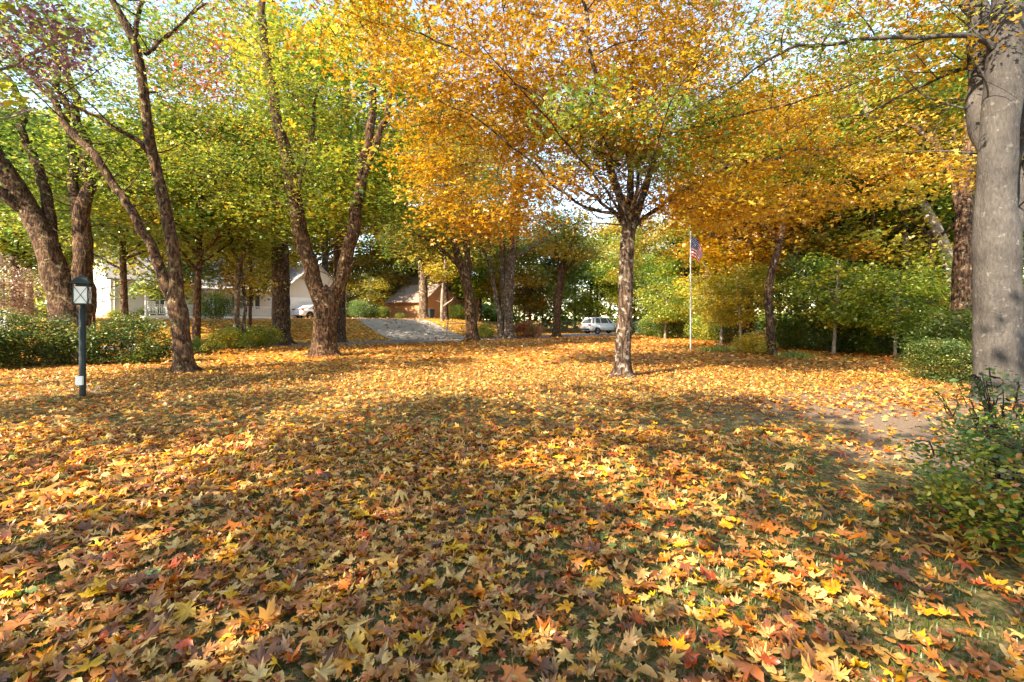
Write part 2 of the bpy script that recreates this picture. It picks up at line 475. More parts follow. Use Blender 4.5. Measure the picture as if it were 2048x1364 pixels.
# ------------------------------------------------------------------ the ground
def build_ground():
    xs = np.concatenate([[-900, -500, -300, -180, -120, -90], np.arange(-70, 60.1, 1.0), [75, 100, 150, 250, 450, 900]])
    ys = np.concatenate([[-300, -120, -60, -30], np.arange(-14, 95, 1.0), [110, 140, 190, 280, 450, 800, 1400]])
    X, Y = np.meshgrid(xs, ys)
    V = np.stack([X, Y, gz(X, Y)], -1).reshape(-1, 3)
    w = len(xs); h = len(ys)
    a = (np.arange(h - 1)[:, None] * w + np.arange(w - 1)[None]).ravel()
    T = np.concatenate([np.stack([a, a + 1, a + w + 1], 1), np.stack([a, a + w + 1, a + w], 1)])
    m, nt, out = mat('lawn_with_leaves')
    tc = N(nt, 'ShaderNodeTexCoord')
    big = noise_node(nt, 0.55, 5, 0.6, tc.outputs['Object'])
    fine = noise_node(nt, 26, 9, 0.78, tc.outputs['Object'])
    grass = ramp(nt, [(0.36, (.05, .055, .016)), (0.48, (.12, .105, .036)), (0.58, (.30, .21, .10))])
    L(nt, fine.outputs[0], grass.inputs[0])
    soil = ramp(nt, [(0.3, (.10, .066, .044)), (0.7, (.26, .19, .135))])
    L(nt, fine.outputs[0], soil.inputs[0])
    geo = N(nt, 'ShaderNodeNewGeometry')
    sx = N(nt, 'ShaderNodeSeparateXYZ'); L(nt, geo.outputs['Position'], sx.inputs[0])
    # bare earth along the right hand bed
    mr = N(nt, 'ShaderNodeMapRange'); mr.inputs[1].default_value = 2.2; mr.inputs[2].default_value = 4.8
    mr.inputs[3].default_value = -0.20; mr.inputs[4].default_value = 0.28
    L(nt, sx.outputs[0], mr.inputs[0])
    my = N(nt, 'ShaderNodeMapRange'); my.inputs[1].default_value = 8; my.inputs[2].default_value = 11
    my.inputs[3].default_value = 0.0; my.inputs[4].default_value = -0.35
    L(nt, sx.outputs[1], my.inputs[0])
    ad = N(nt, 'ShaderNodeMath', operation='ADD'); L(nt, big.outputs[0], ad.inputs[0]); L(nt, mr.outputs[0], ad.inputs[1])
    ad2 = N(nt, 'ShaderNodeMath', operation='ADD'); L(nt, ad.outputs[0], ad2.inputs[0]); L(nt, my.outputs[0], ad2.inputs[1])
    sm = ramp(nt, [(0.54, (0, 0, 0)), (0.64, (1, 1, 1))]); L(nt, ad2.outputs[0], sm.inputs[0])
    c = mixc(nt, sm.outputs[0], grass.outputs[0], soil.outputs[0])
    # leaf flakes too far off to be built one by one
    vo = N(nt, 'ShaderNodeTexVoronoi'); vo.inputs['Scale'].default_value = 9.0
    L(nt, tc.outputs['Object'], vo.inputs['Vector'])
    sp = N(nt, 'ShaderNodeSeparateColor'); L(nt, vo.outputs['Color'], sp.inputs[0])
    lf = ramp(nt, LITTER, 'CONSTANT'); L(nt, sp.outputs[0], lf.inputs[0])
    cov = noise_node(nt, 0.22, 4, 0.6, tc.outputs['Object'])
    fy = N(nt, 'ShaderNodeMapRange'); fy.inputs[1].default_value = 9; fy.inputs[2].default_value = 17
    fy.inputs[3].default_value = -1.0; fy.inputs[4].default_value = 0.02
    L(nt, sx.outputs[1], fy.inputs[0])
    a3 = N(nt, 'ShaderNodeMath', operation='ADD'); L(nt, cov.outputs[0], a3.inputs[0]); L(nt, fy.outputs[0], a3.inputs[1])
    gt = N(nt, 'ShaderNodeMath', operation='GREATER_THAN'); L(nt, a3.outputs[0], gt.inputs[0])
    sc2 = N(nt, 'ShaderNodeMath', operation='MULTIPLY'); sc2.inputs[1].default_value = 0.8
    L(nt, sp.outputs[1], sc2.inputs[0]); L(nt, sc2.outputs[0], gt.inputs[1])
    lawn2 = ramp(nt, [(0.35, (.085, .10, .028)), (0.65, (.19, .165, .06))]); L(nt, fine.outputs[0], lawn2.inputs[0])
    ff = N(nt, 'ShaderNodeMapRange'); ff.inputs[1].default_value = 20; ff.inputs[2].default_value = 30; L(nt, sx.outputs[1], ff.inputs[0])
    c = mixc(nt, ff.outputs[0], c, lawn2.outputs[0])
    c = mixc(nt, gt.outputs[0], c, lf.outputs[0])
    b = N(nt, 'ShaderNodeBsdfPrincipled'); b.inputs['Roughness'].default_value = 0.95; b.inputs['Specular IOR Level'].default_value = 0.1
    L(nt, c, b.inputs['Base Color'])
    bp = N(nt, 'ShaderNodeBump'); bp.inputs['Strength'].default_value = 0.7; bp.inputs['Distance'].default_value = 0.03
    L(nt, fine.outputs[0], bp.inputs['Height']); L(nt, bp.outputs[0], b.inputs['Normal'])
    L(nt, b.outputs[0], out.inputs[0])
    g = obj('lawn', tri_mesh('lawn', V, T, smooth=True), m)
    return tag(g, 'lawn strewn with fallen yellow and tan maple leaves', 'lawn', kind='structure')
LAWN = build_ground()

def strip(name, left, right, m, dz, label, cat, ncross=8, step=1.0):
    A = np.asarray(left, float); B = np.asarray(right, float)
    def resamp(p):
        d = np.concatenate([[0], np.cumsum(np.linalg.norm(np.diff(p, axis=0), axis=1))])
        t = np.linspace(0, d[-1], int(max(10, 60 / step)))
        return np.stack([np.interp(t, d, p[:, 0]), np.interp(t, d, p[:, 1])], 1)
    A = resamp(A); B = resamp(B)
    s = np.linspace(0, 1, ncross)
    G = A[:, None] * (1 - s)[None, :, None] + B[:, None] * s[None, :, None]
    V = np.concatenate([G, (gz(G[..., 0], G[..., 1]) + dz)[..., None]], -1).reshape(-1, 3)
    w = ncross; h = len(A)
    a = (np.arange(h - 1)[:, None] * w + np.arange(w - 1)[None]).ravel()
    T = np.concatenate([np.stack([a, a + 1, a + w + 1], 1), np.stack([a, a + w + 1, a + w], 1)])
    return tag(obj(name, tri_mesh(name, V, T, smooth=True), m), label, cat, kind='structure')

def asphalt(name, c0, c1):
    m, nt, out = mat(name)
    tc = N(nt, 'ShaderNodeTexCoord')
    n1 = noise_node(nt, 60, 4, 0.7, tc.outputs['Object']); n2 = noise_node(nt, 0.6, 5, 0.65, tc.outputs['Object'])
    r = ramp(nt, [(0.3, c0), (0.7, c1)]); L(nt, n2.outputs[0], r.inputs[0])
    c = mixc(nt, 0.15, r.outputs[0], n1.outputs[0], 'OVERLAY')
    b = N(nt, 'ShaderNodeBsdfPrincipled'); b.inputs['Roughness'].default_value = 0.85
    L(nt, c, b.inputs['Base Color']); L(nt, b.outputs[0], out.inputs[0])
    return m
M_ROAD = asphalt('road_asphalt', (.12, .125, .14), (.20, .205, .22))
M_DRIVE = asphalt('driveway_concrete', (.29, .26, .225), (.37, .335, .295))
rx = np.concatenate([np.arange(-60, 60, 1.5)])
strip('road', np.stack([rx, near_edge(rx)], 1), np.stack([rx, far_edge(rx)], 1), M_ROAD, 0.012, 'grey asphalt street beyond the leafy lawn', 'road', 8, 0.4)
strip('driveway', [(-8.0, 33.6), (-12.0, 37.5), (-15.6, 42), (-18.5, 47)], [(-2.6, 38.6), (-7.6, 42.4), (-12.4, 45.6), (-16, 49.5)], M_DRIVE, 0.03,
      'pale concrete driveway climbing from the street to the left', 'driveway', 8, 1.0)

# ------------------------------------------------------------------ fallen leaves and grass
rng = np.random.default_rng(11)
def litter_density(X, Y):
    d = 1.0 + 0.0 * X
    d = d - 0.48 * sstep(0.0, 2.6, X - 0.12 * Y) * (1 - sstep(6.5, 9.5, Y))
    d = d - 0.22 * sstep(-0.9, 0.4, X - 0.1 * Y) * (1 - sstep(5, 8, Y))
    d = d - 0.26 * sstep(3.0, 5.0, X) * (1 - sstep(6.5, 8.5, Y))
    pn = noise2(X, Y, 1.5, 5.5)
    pn2 = noise2(X, Y, 3.6, 8.5)
    d = d * (0.35 + 1.4 * (0.55 * pn + 0.45 * pn2))
    return np.clip(d, 0.09, 1)

def scatter_ground(n, y0, y1, margin=1.6, slope=1.2, xmax=60, xmin=-60):
    Y = np.sqrt(rng.uniform(max(y0, 0) ** 2, y1 ** 2, n)) if y0 > 5 else rng.uniform(y0, y1, n)
    X = rng.uniform(-1, 1, n) * (slope * np.maximum(Y, 0) + margin)
    if y0 <= 5:
        w = (slope * np.maximum(Y, 0) + margin); keep = rng.uniform(0, w.max(), n) < w
        X, Y = X[keep], Y[keep]
    k = (X > xmin) & (X < xmax)
    return X[k], Y[k]

def litter_rnd(n, X, Y):
    r = rng.uniform(0, 1, n)
    # a little drift of colour from patch to patch
    r = np.clip(r + 0.25 * (noise2(X, Y, 0.9, 2.2) - 0.5), 0, 0.999)
    old = (rng.uniform(0, 1, n) < .12 + .55 * sstep(4.5, 9, Y)) & (r > .5)
    r = np.where(old, rng.uniform(0, .5, n), r)
    b = rng.normal(1.0, 0.18, n).clip(0.5, 1.35)
    return np.stack([r, b], 1)

HI = [maple('hi', rng, 0.28, 0.10, True) for _ in range(22)]
HI += [maple('hi', rng, 0.75, 0.20, True) for _ in range(8)]
def oval_leaf(rng):
    a = np.linspace(0, 2 * math.pi, 14, endpoint=False)
    o = np.stack([.30 * np.sin(a) * (1 + .12 * np.cos(a)), .5 * np.cos(a)], 1) * (1 + rng.normal(0, .04, (14, 1)))
    p = np.concatenate([[[0, 0]], o]); k = rng.uniform(-.9, 1.3)
    z = k * p[:, 0] ** 2 * 2 + rng.uniform(-.6, .8) * p[:, 1] ** 2 + rng.normal(0, .02, 15)
    V = np.concatenate([p, z[:, None]], 1) * .62; V -= [0, 0, V[:, 2].min()]
    return V, np.array([(0, 1 + i, 1 + (i + 1) % 14) for i in range(14)])
def torn(t, rng):
    V, T = t
    k = int(rng.integers(0, len(T) - 1)); n = int(rng.integers(6, 13))
    n = min(n, len(T) // 2)
    return V, np.array([f for i, f in enumerate(T) if not (k <= i < k + n)])
def rolled(t, rng):
    V, T = t
    V = V.copy(); R_ = rng.uniform(.13, .24); a = rng.uniform(0, 3.14); u = np.array([math.cos(a), math.sin(a)]); w = np.array([-u[1], u[0]])
    d = V[:, :2] @ u; e = V[:, :2] @ w
    V[:, :2] = (np.sin(d / R_) * R_)[:, None] * u + e[:, None] * w; V[:, 2] = V[:, 2] * .3 + R_ * (1 - np.cos(d / R_))
    return V, T
HI += [oval_leaf(rng) for _ in range(3)] + [torn(HI[i], rng) for i in range(6)] + [rolled(HI[i], rng) for i in range(6, 15)]
MID = [maple('mid', rng, 0.32, 0.12) for _ in range(14)]
# near layer
X, Y = scatter_ground(62000, 0.6, 6.2)
keep = rng.uniform(0, 1, len(X)) < litter_density(X, Y)
X, Y = X[keep], Y[keep]
keep = np.ones(len(X), bool)
size = rng.gamma(16, 0.118 / 16, len(X)).clip(0.05, 0.2)
size *= rng.choice([1, 0.62, 1.25, .4], len(X), p=[.58, .22, .12, .08])
zz = gz(X, Y) + rng.uniform(0.002, 0.045, len(X))
order = np.argsort(np.where(np.abs(X) < 1.12 * Y, np.hypot(X, Y), 99) / size)
single, rest = order[:300], order[300:]
rn = litter_rnd(len(X), X, Y)
MIDN = [maple('mid', rng, 0.35, 0.14) for _ in range(16)]
MIDN += [rolled(t_, rng) for t_ in MIDN[:5]] + [torn((t_[0], t_[1]), rng) for t_ in HI[:3]]
cls = np.hypot(X, Y) < 3.7
for tm_, part in ((HI, rest[cls[rest]]), (MIDN, rest[~cls[rest]])):
    o = obj('leaf_litter', leaf_batch('leaf_litter', tm_, np.stack([X, Y, zz], 1)[part], rn[part], size[part], rng, 0.24), M_LITTER, LAWN)
    o['kind'] = 'stuff'
# fallen sticks
sp_ = []
for _ in range(260):
    y_ = rng.uniform(.9, 9); x_ = rng.uniform(-1.15, 1.15) * y_; a_ = rng.uniform(0, 6.28); l_ = rng.uniform(.05, .22)
    z_ = float(gz(x_, y_)) + rng.uniform(.01, .05); b_ = rng.normal(0, .015)
    sp_.append(tube(np.array([[x_, y_, z_, .003], [x_ + math.cos(a_) * l_ * .5 + b_, y_ + math.sin(a_) * l_ * .5, z_ + .008, .0025], [x_ + math.cos(a_) * l_, y_ + math.sin(a_) * l_, z_ + rng.uniform(-.01, .02), .0015]]), 4))
V_, T_ = merge(sp_)
o = obj('fallen_sticks', tri_mesh('fallen_sticks', V_, T_, smooth=True), bark_mat('stick_bark', (.06, .035, .02), (.2, .13, .08), (.3, .25, .2), .1, 20), LAWN)
o['kind'] = 'stuff'
# the 300 leaves that show largest: pieces of their own
variants = []
for k in range(60):
    V, T = HI[k % len(HI)]
    c = np.tile(np.array([[((k * 0.6180339) % 1.0) * 0.98, 0.85 + 0.3 * ((k * 0.37) % 1.0)]]), (len(T), 1))
    me = tri_mesh('fallen_leaf', V, T, c); me.materials.append(M_LITTER)
    variants.append(me)
for j, i in enumerate(single):
    o = obj('fallen_leaf', variants[int(rng.integers(0, 60))], None, LAWN)
    o.location = (X[i], Y[i], zz[i] + 0.012)
    s = float(size[i]); o.scale = (s, s, s)
    o.rotation_euler = (rng.normal(0, .22), rng.normal(0, .22), rng.uniform(0, 6.28))
# middle layer
X, Y = scatter_ground(54000, 6.0, 15, 2.5)
keep = rng.uniform(0, 1, len(X)) < litter_density(X, Y); X, Y = X[keep], Y[keep]
size = rng.gamma(20, 0.12 / 20, len(X)).clip(0.06, 0.19)
pp, rr_ = np.stack([X, Y, gz(X, Y) + rng.uniform(0.005, 0.05, len(X))], 1), litter_rnd(len(X), X, Y)
LOG = [maple('lo', rng, 0.34, 0.12) for _ in range(14)]
for tm_, part in ((MID, np.where(Y < 8.5)[0]), (LOG, np.where(Y >= 8.5)[0])):
    o = obj('leaf_litter', leaf_batch('leaf_litter', tm_, pp[part], rr_[part], size[part], rng, 0.36), M_LITTER, LAWN)
    o['kind'] = 'stuff'
# far layer
X, Y = scatter_ground(120000, 14.5, 62, 4, 1.15, 34, -36)
onroad = (Y > near_edge(X) - 0.1) & (Y < far_edge(X) + 0.2)
dens = np.where(Y < near_edge(X), 0.95, 0.22) * (0.5 + 0.9 * noise2(X, Y, 0.8, 4.4))
dens = np.where(onroad, 0.07, dens) * np.where(Y > 45, 0.4, 1)
keep = rng.uniform(0, 1, len(X)) < dens; X, Y = X[keep], Y[keep]
size = rng.gamma(20, 0.16 / 20, len(X)).clip(0.08, 0.26)
o = obj('leaf_litter', leaf_batch('leaf_litter', [DIAMOND, BLOB], np.stack([X, Y, gz(X, Y) + rng.uniform(0.03, 0.08, len(X))], 1), litter_rnd(len(X), X, Y), size, rng, 0.36), M_LITTER, LAWN)
o['kind'] = 'stuff'

def grass_patch(name, X, Y, h, w, mat_, parent, lean=0.5):
    n = len(X)
    z = gz(X, Y)
    a = rng.uniform(0, 6.283, n); ln = rng.uniform(0.1, lean, n) * h
    d = np.stack([np.cos(a), np.sin(a)], 1)
    e = np.stack([-d[:, 1], d[:, 0]], 1) * (w / 2)[:, None]
    V = np.zeros((n, 5, 3))
    b = np.stack([X, Y], 1)
    V[:, 0, :2] = b - e; V[:, 1, :2] = b + e; V[:, 0, 2] = V[:, 1, 2] = z - 0.005
    mid = b + d * (ln * 0.35)[:, None]
    V[:, 2, :2] = mid - e * .8; V[:, 3, :2] = mid + e * .8; V[:, 2, 2] = V[:, 3, 2] = z + h * 0.6
    V[:, 4, :2] = b + d * ln[:, None]; V[:, 4, 2] = z + h
    T = (np.array([[0, 1, 3], [0, 3, 2], [2, 3, 4]])[None] + (np.arange(n) * 5)[:, None, None]).reshape(-1, 3)
    rnd = np.repeat(np.stack([rng.uniform(0, 1, n), rng.uniform(0.7, 1.2, n)], 1), 3, 0)
    o = obj(name, tri_mesh(name, V, T, rnd), mat_, parent)
    o['kind'] = 'stuff'
    return o
X, Y = scatter_ground(105000, 0.7, 5.4, 1.2)
g = noise2(X, Y, 1.1, 6.6) * 0.6 + noise2(X, Y, 3.0, 1.6) * 0.4 - 0.16 * sstep(1.8, 3.6, X)
keep = (g > 0.36) & (rng.uniform(0, 1, len(X)) < 0.95); X, Y = X[keep], Y[keep]
grass_patch('grass', X, Y, rng.uniform(0.015, 0.045, len(X)), rng.uniform(0.004, 0.008, len(X)), LM['lawn'], LAWN, 1.2)

# ------------------------------------------------------------------ trees
def limb_world(pts):
    """pts: (x, y, depth, width_px) in photo terms"""
    return np.array([list(P(x, y, D)) + [w / 2 / F * D] for x, y, D, w in pts])

class Tree:
    def __init__(s, name, label, base, bark, pal, seed, group=None, cat='tree'):
        s.root = empty(name, base); tag(s.root, label, cat, group)
        s.base = np.array(base, float); s.bark = BARK[bark]; s.pal = LM[pal]
        s.rng = np.random.default_rng(seed); s.seed = seed; s.nodes = []; s.noder = []; s.extra = []
    def limb(s, name, W, n=12, step=0.15, rough=0.06, flare=0.0, attach=True, nscale=7.0, shoots=True):
        pr = spline(W, step)
        if name == 'branch' and len(pr) > 6:
            q = np.stack([noise3(pr[:, :3] * 1.3 + s.seed + k * 17.3) + .5 * noise3(pr[:, :3] * 3.1 + s.seed + k * 5.1) - .75 for k in range(3)], 1)
            amp = np.linspace(0, 1, len(pr)) ** .5 * np.minimum(.34, 3.5 * pr[:, 3] + .12)
            pr[:, :3] += q * amp[:, None]
        V, T = tube(pr, n, rough, flare, s.seed * 1.37, nscale)
        V = V - s.base
        obj(name, tri_mesh(name, V, T, smooth=True), s.bark, s.root)
        if attach:
            k = max(1, int(0.4 / step))
            s.nodes.append(pr[::k, :3]); s.noder.append(pr[::k, 3])
        if name == 'branch' and shoots:
            for p_ in pr[2::max(2, int(.55 / step))]:
                a = s.rng.uniform(0, 6.283); l = s.rng.uniform(.5, 1.7); up = s.rng.uniform(.1, .9)
                e = p_[:3] + np.array([math.cos(a) * l, math.sin(a) * l, up * l])
                m_ = (p_[:3] + e) / 2 + s.rng.normal(0, .10, 3)
                r0 = min(p_[3] * .45, .022)
                W2 = spline(np.array([list(p_[:3]) + [r0], list(m_) + [r0 * .7], list(e) + [r0 * .3]]), .2)
                s.extra.append(tube(W2, 5))
                for k2 in range(3):
                    b = W2[int(len(W2) * s.rng.uniform(.3, .9)), :3]; f = b + s.rng.normal(0, .28, 3) + [0, 0, .1]
                    s.extra.append(tube(np.array([list(b) + [r0 * .35], list((b + f) / 2 + [0, 0, .03]) + [r0 * .25], list(f) + [.002]]), 3))
                s.nodes.append(W2[::2, :3]); s.noder.append(W2[::2, 3])
        return pr
    def grow(s, centers, rad=0.035, sides=5, minh=2.0, maxr=0.05):
        """connect cluster centres to the limbs by arching branches"""
        nodes = np.concatenate(s.nodes); nr = np.concatenate(s.noder)
        ok = nodes[:, 2] > s.base[2] + minh
        nodes, nr = nodes[ok], nr[ok]
        dmin = np.array([np.min(np.linalg.norm(nodes - c, axis=1)) for c in centers])
        parts = []
        depth = np.zeros(len(nodes))
        for i in np.argsort(dmin):
            c = centers[i]
            d = np.linalg.norm(nodes - c, axis=1) + 0.8 * np.maximum(0, nodes[:, 2] - c[2]) + depth * 0.25
            j = int(np.argmin(d)); a = nodes[j]
            ln = np.linalg.norm(c - a)
            if ln < 0.05: continue
            mid = (a + c) / 2 + s.rng.normal(0, 0.07 * ln, 3) + np.array([0, 0, 0.09 * ln])
            mid2 = (a + 3 * c) / 4 + s.rng.normal(0, 0.05 * ln, 3) + np.array([0, 0, 0.08 * ln])
            r0 = min(nr[j] * 0.7, rad * (0.45 + 0.18 * ln), maxr)
            r0 = max(r0, 0.008)
            W = np.array([list(a) + [r0], list(mid) + [r0 * .75], list(mid2) + [r0 * .55], list(c) + [r0 * .35]])
            pr = spline(W, max(0.25, ln / 6))
            parts.append(tube(pr, sides))
            new = pr[1:, :3]
            nodes = np.concatenate([nodes, new]); nr = np.concatenate([nr, pr[1:, 3]])
            depth = np.concatenate([depth, np.full(len(new), depth[j] + 1)])
        return parts
    def crown(s, centers, per, spread, thick, size, tmpls, clump=None, tilt_sd=0.6, tilt_mean=0.35, twigs=True, sides=4, rad=0.035, minh=2.0, jitter=0.22, maxr=0.05, droop=0.3):
        r = s.rng
        parts = s.grow(centers, rad, sides, minh, maxr)
        n = len(centers)
        cnt = r.poisson(per, n)
        idx = np.repeat(np.arange(n), cnt)
        sp = spread * r.uniform(0.7, 1.35, n)
        q = r.normal(0, 1, (len(idx), 3))
        q *= np.minimum(1, 2.0 / (np.linalg.norm(q, axis=1) + 1e-6))[:, None]
        pos = centers[idx] + q * np.stack([sp[idx], sp[idx], np.full(len(idx), thick)], 1)
        pos[:, 2] -= droop * (q[:, 0] ** 2 + q[:, 1] ** 2) * thick * 0.6
        if twigs:
            m = min(7, max(3, int(per / 18)))
            for i in range(n):
                for k in range(m):
                    a = r.uniform(0, 6.283); l = sp[i] * r.uniform(0.8, 1.6)
                    e = centers[i] + [math.cos(a) * l, math.sin(a) * l, r.normal(0, thick * .7)]
                    parts.append(tube(np.array([list(centers[i]) + [0.007], list((centers[i] + e) / 2 + [0, 0, .04]) + [0.005], list(e) + [0.003]]), 3))
        V, T = merge(parts + s.extra)
        obj('twigs', tri_mesh('twigs', V - s.base, T, smooth=True), s.bark, s.root)['kind'] = 'stuff'
        cl = r.beta(1.3, 1.8, n) if clump is None else clump(centers, r)
        val = np.clip(cl[idx] + r.normal(0, jitter, len(idx)), 0, 0.999)
        br = (r.normal(1.0, 0.10, len(idx)) * r.normal(1, .08, n)[idx]).clip(0.65, 1.35)
        sz = r.normal(size, size * 0.2, len(idx)).clip(size * .5, size * 1.6)
        cd = r.uniform(0, 6.283, n)
        bias = cd[idx] + r.normal(0, .7, len(idx))
        me = leaf_batch('crown', tmpls, pos - s.base, np.stack([val, br], 1), sz, r, tilt_sd * .7, bias, tilt_mean)
        obj('crown', me, s.pal, s.root)['kind'] = 'stuff'

def ell(r, c, rad, n, inner=0.25, zmin=-9):
    q = r.normal(0, 1, (n, 3)); q /= np.linalg.norm(q, axis=1)[:, None]
    u = r.uniform(inner ** 3, 1, n) ** (1 / 3)
    p = np.array(c) + q * u[:, None] * np.array(rad)
    return p[p[:, 2] > zmin]

LO = [maple('lo', rng, 0.3, 0.08) for _ in range(8)]
MIDC = [maple('lo', rng, 0.35, 0.10) for _ in range(10)]

# --- the orange maple in the middle of the lawn
def central_maple():
    D = 11.9
    t = Tree('maple_tree', 'golden orange maple with pale flaking trunk alone in the middle of the lawn', (P(1245, 755, D)[0], D, 0.0), 'maple', 'orange', 3)
    t.limb('trunk', limb_world([(1245, 757, D, 41), (1245, 740, D, 35), (1246, 690, D, 31), (1250, 620, D, 29), (1251, 560, D, 28), (1253, 510, D, 27), (1256, 470, D, 28), (1258, 440, D, 24)]), 40, 0.05, 0.12, 0.22, nscale=11)
    B = [
     [(1256, 465, D, 22), (1243, 400, D - .2, 17), (1228, 350, D - .5, 15), (1216, 290, D - .9, 13), (1200, 200, D - 1.3, 10), (1180, 100, D - 1.6, 8), (1150, -60, D - 1.8, 5)],
     [(1257, 465, D, 18), (1262, 400, D + .2, 15), (1258, 330, D + .6, 13), (1256, 240, D + 1.2, 10), (1270, 110, D + 1.6, 8), (1290, -80, D + 2, 5)],
     [(1260, 470, D, 18), (1282, 410, D + .2, 14), (1296, 360, D + .5, 13), (1312, 305, D + .9, 12), (1350, 210, D + 1.6, 9), (1400, 90, D + 2.2, 7), (1450, -60, D + 2.6, 5)],
     [(1262, 450, D, 9), (1274, 380, D - .2, 7), (1284, 310, D - .5, 6), (1340, 270, D - .9, 6), (1450, 235, D - 1.4, 5), (1590, 205, D - 1.9, 3.5), (1720, 160, D - 2.2, 2)],
     [(1250, 430, D, 8), (1190, 420, D - .3, 6), (1130, 385, D - .8, 5), (1060, 320, D - 1.3, 4), (960, 240, D - 1.9, 3), (860, 195, D - 2.3, 2)],
     [(1240, 330, D - .5, 8), (1160, 270, D - .9, 6), (1070, 190, D - 1.2, 5), (950, 120, D - 1.4, 4), (840, 60, D - 1.6, 3)],
     [(1265, 455, D, 10), (1340, 400, D + .6, 8), (1440, 340, D + 1.2, 6), (1560, 310, D + 1.8, 5), (1700, 290, D + 2.3, 3)],
     [(1252, 460, D, 9), (1225, 420, D + .8, 7), (1150, 370, D + 2.0, 5), (1040, 330, D + 3.0, 4), (940, 330, D + 3.8, 3)],
     [(1258, 445, D, 9), (1270, 400, D - 1.0, 7), (1300, 330, D - 2.0, 4), (1330, 220, D - 3.0, 3), (1420, 90, D - 3.8, 2)],
     [(1250, 440, D, 8), (1215, 390, D - 1.0, 5), (1150, 300, D - 2.2, 4), (1050, 190, D - 3.2, 3), (930, 60, D - 3.9, 2)],
    ]
    for b in B: t.limb('branch', limb_world(b), 10, 0.12, 0.08)
    r = t.rng
    c = [ell(r, (2.2, 12.2, 8.8), (8.2, 6.6, 3.4), 340, 0.15),
         ell(r, (2.5, 12.0, 11.6), (5.5, 5.0, 2.6), 70, 0.2),
         ell(r, (8.6, 13.6, 7.4), (7.6, 4.8, 3.2), 145, 0.1),
         ell(r, (-1.6, 13.4, 5.6), (3.4, 3.2, 1.3), 60, 0.2),
         ell(r, (8.6, 12.6, 4.7), (4.6, 3.4, 1.0), 50, 0.1),
         ell(r, (-3.6, 11.2, 8.2), (3.0, 3.2, 2.0), 50, 0.2)]
    c = np.concatenate(c)
    c = c[(noise3(c * np.array([.42, .42, 1.1]) + 3.3) > 0.42) | (c[:, 2] > 9.5)]
    # keep the space round the fork open and nothing hanging right in front of it
    ax = np.array([2.95, 11.9])
    dd = np.hypot(c[:, 0] - ax[0], c[:, 1] - ax[1])
    c = c[~((dd < 1.4) & (c[:, 2] < 4.8))]
    c = c[~((c[:, 1] < 11) & (c[:, 2] < 5.0) & (c[:, 0] > -1) & (c[:, 0] < 4.5))]
    c = c[c[:, 1] > 5.0]
    c = c[~((c[:, 0] < -2.7) & (c[:, 2] < 7.6))]
    c = c[~((c[:, 0] < -4.2) & (c[:, 2] < 9.0))]
    # sky window left of the fork
    c = c[~((c[:, 0] > -0.9) & (c[:, 0] < 1.6) & (c[:, 2] < 6.1) & (c[:, 2] > 4.0))]
    def clump(cc, r):
        v = r.beta(2.2, 2.4, len(cc)) * 0.84
        g = ((cc[:, 0] - 2.9) / 2.3) ** 2 + ((cc[:, 1] - 10.2) / 2.0) ** 2 + ((cc[:, 2] - 5.9) / 1.0) ** 2 < 1
        g2 = ((cc[:, 0] - 5.6) / 2.0) ** 2 + ((cc[:, 1] - 9.5) / 2.2) ** 2 + ((cc[:, 2] - 7.3) / 0.8) ** 2 < 1
        v[(g | g2) & (r.uniform(0, 1, len(cc)) < .72)] = 0.97
        return v
    extra = np.concatenate([ell(r, (2.8, 10.3, 6.0), (2.2, 1.2, 0.5), 14, 0.1), ell(r, (3.0, 12.3, 5.9), (2.4, 1.8, .9), 34, .1), ell(r, (1.0, 11.6, 5.0), (1.2, 1.0, .5), 9, .1), ell(r, (-.6, 12.8, 4.3), (1.3, 1.4, .6), 14, .1), ell(r, (5.2, 11.4, 4.4), (1.8, 1.6, .45), 18, .1), ell(r, (1.2, 12.5, 7.3), (2.6, 2.4, .9), 40, .1)])
    c = np.concatenate([c, extra])
    t.crown(c, 128, 0.56, 0.16, 0.175, LO, clump, 0.6, 0.5, jitter=0.10, rad=0.026)
central_maple()

def custom(name, label, base_px, D, bark, pal, seed, limbs, ells, per=70, spread=0.8, thick=0.32, size=0.19, tm=None, flare=0.3, trunk_n=22, clump=None, step=0.12, minh=2.5, rough=0.09, jitter=0.2, group=None):
    b = P(base_px[0], base_px[1], D)
    b[2] = float(gz(b[0], b[1])) - 0.03
    t = Tree(name, label, tuple(b), bark, pal, seed, group)
    for i, l in enumerate(limbs):
        W = limb_world(l)
        if i == 0: W[0, 2] = min(W[0, 2], b[2])
        t.limb('trunk' if i == 0 else 'branch', W, trunk_n if i == 0 else max(8, trunk_n // 2), step if i == 0 else step * 1.5, rough, flare if i == 0 else 0.0)
    c = np.concatenate([ell(t.rng, *e) for e in ells])
    t.crown(c, per, spread, thick, size, tm or [DIAMOND, BLOB], clump, rad=0.04, minh=minh, jitter=jitter)
    return t

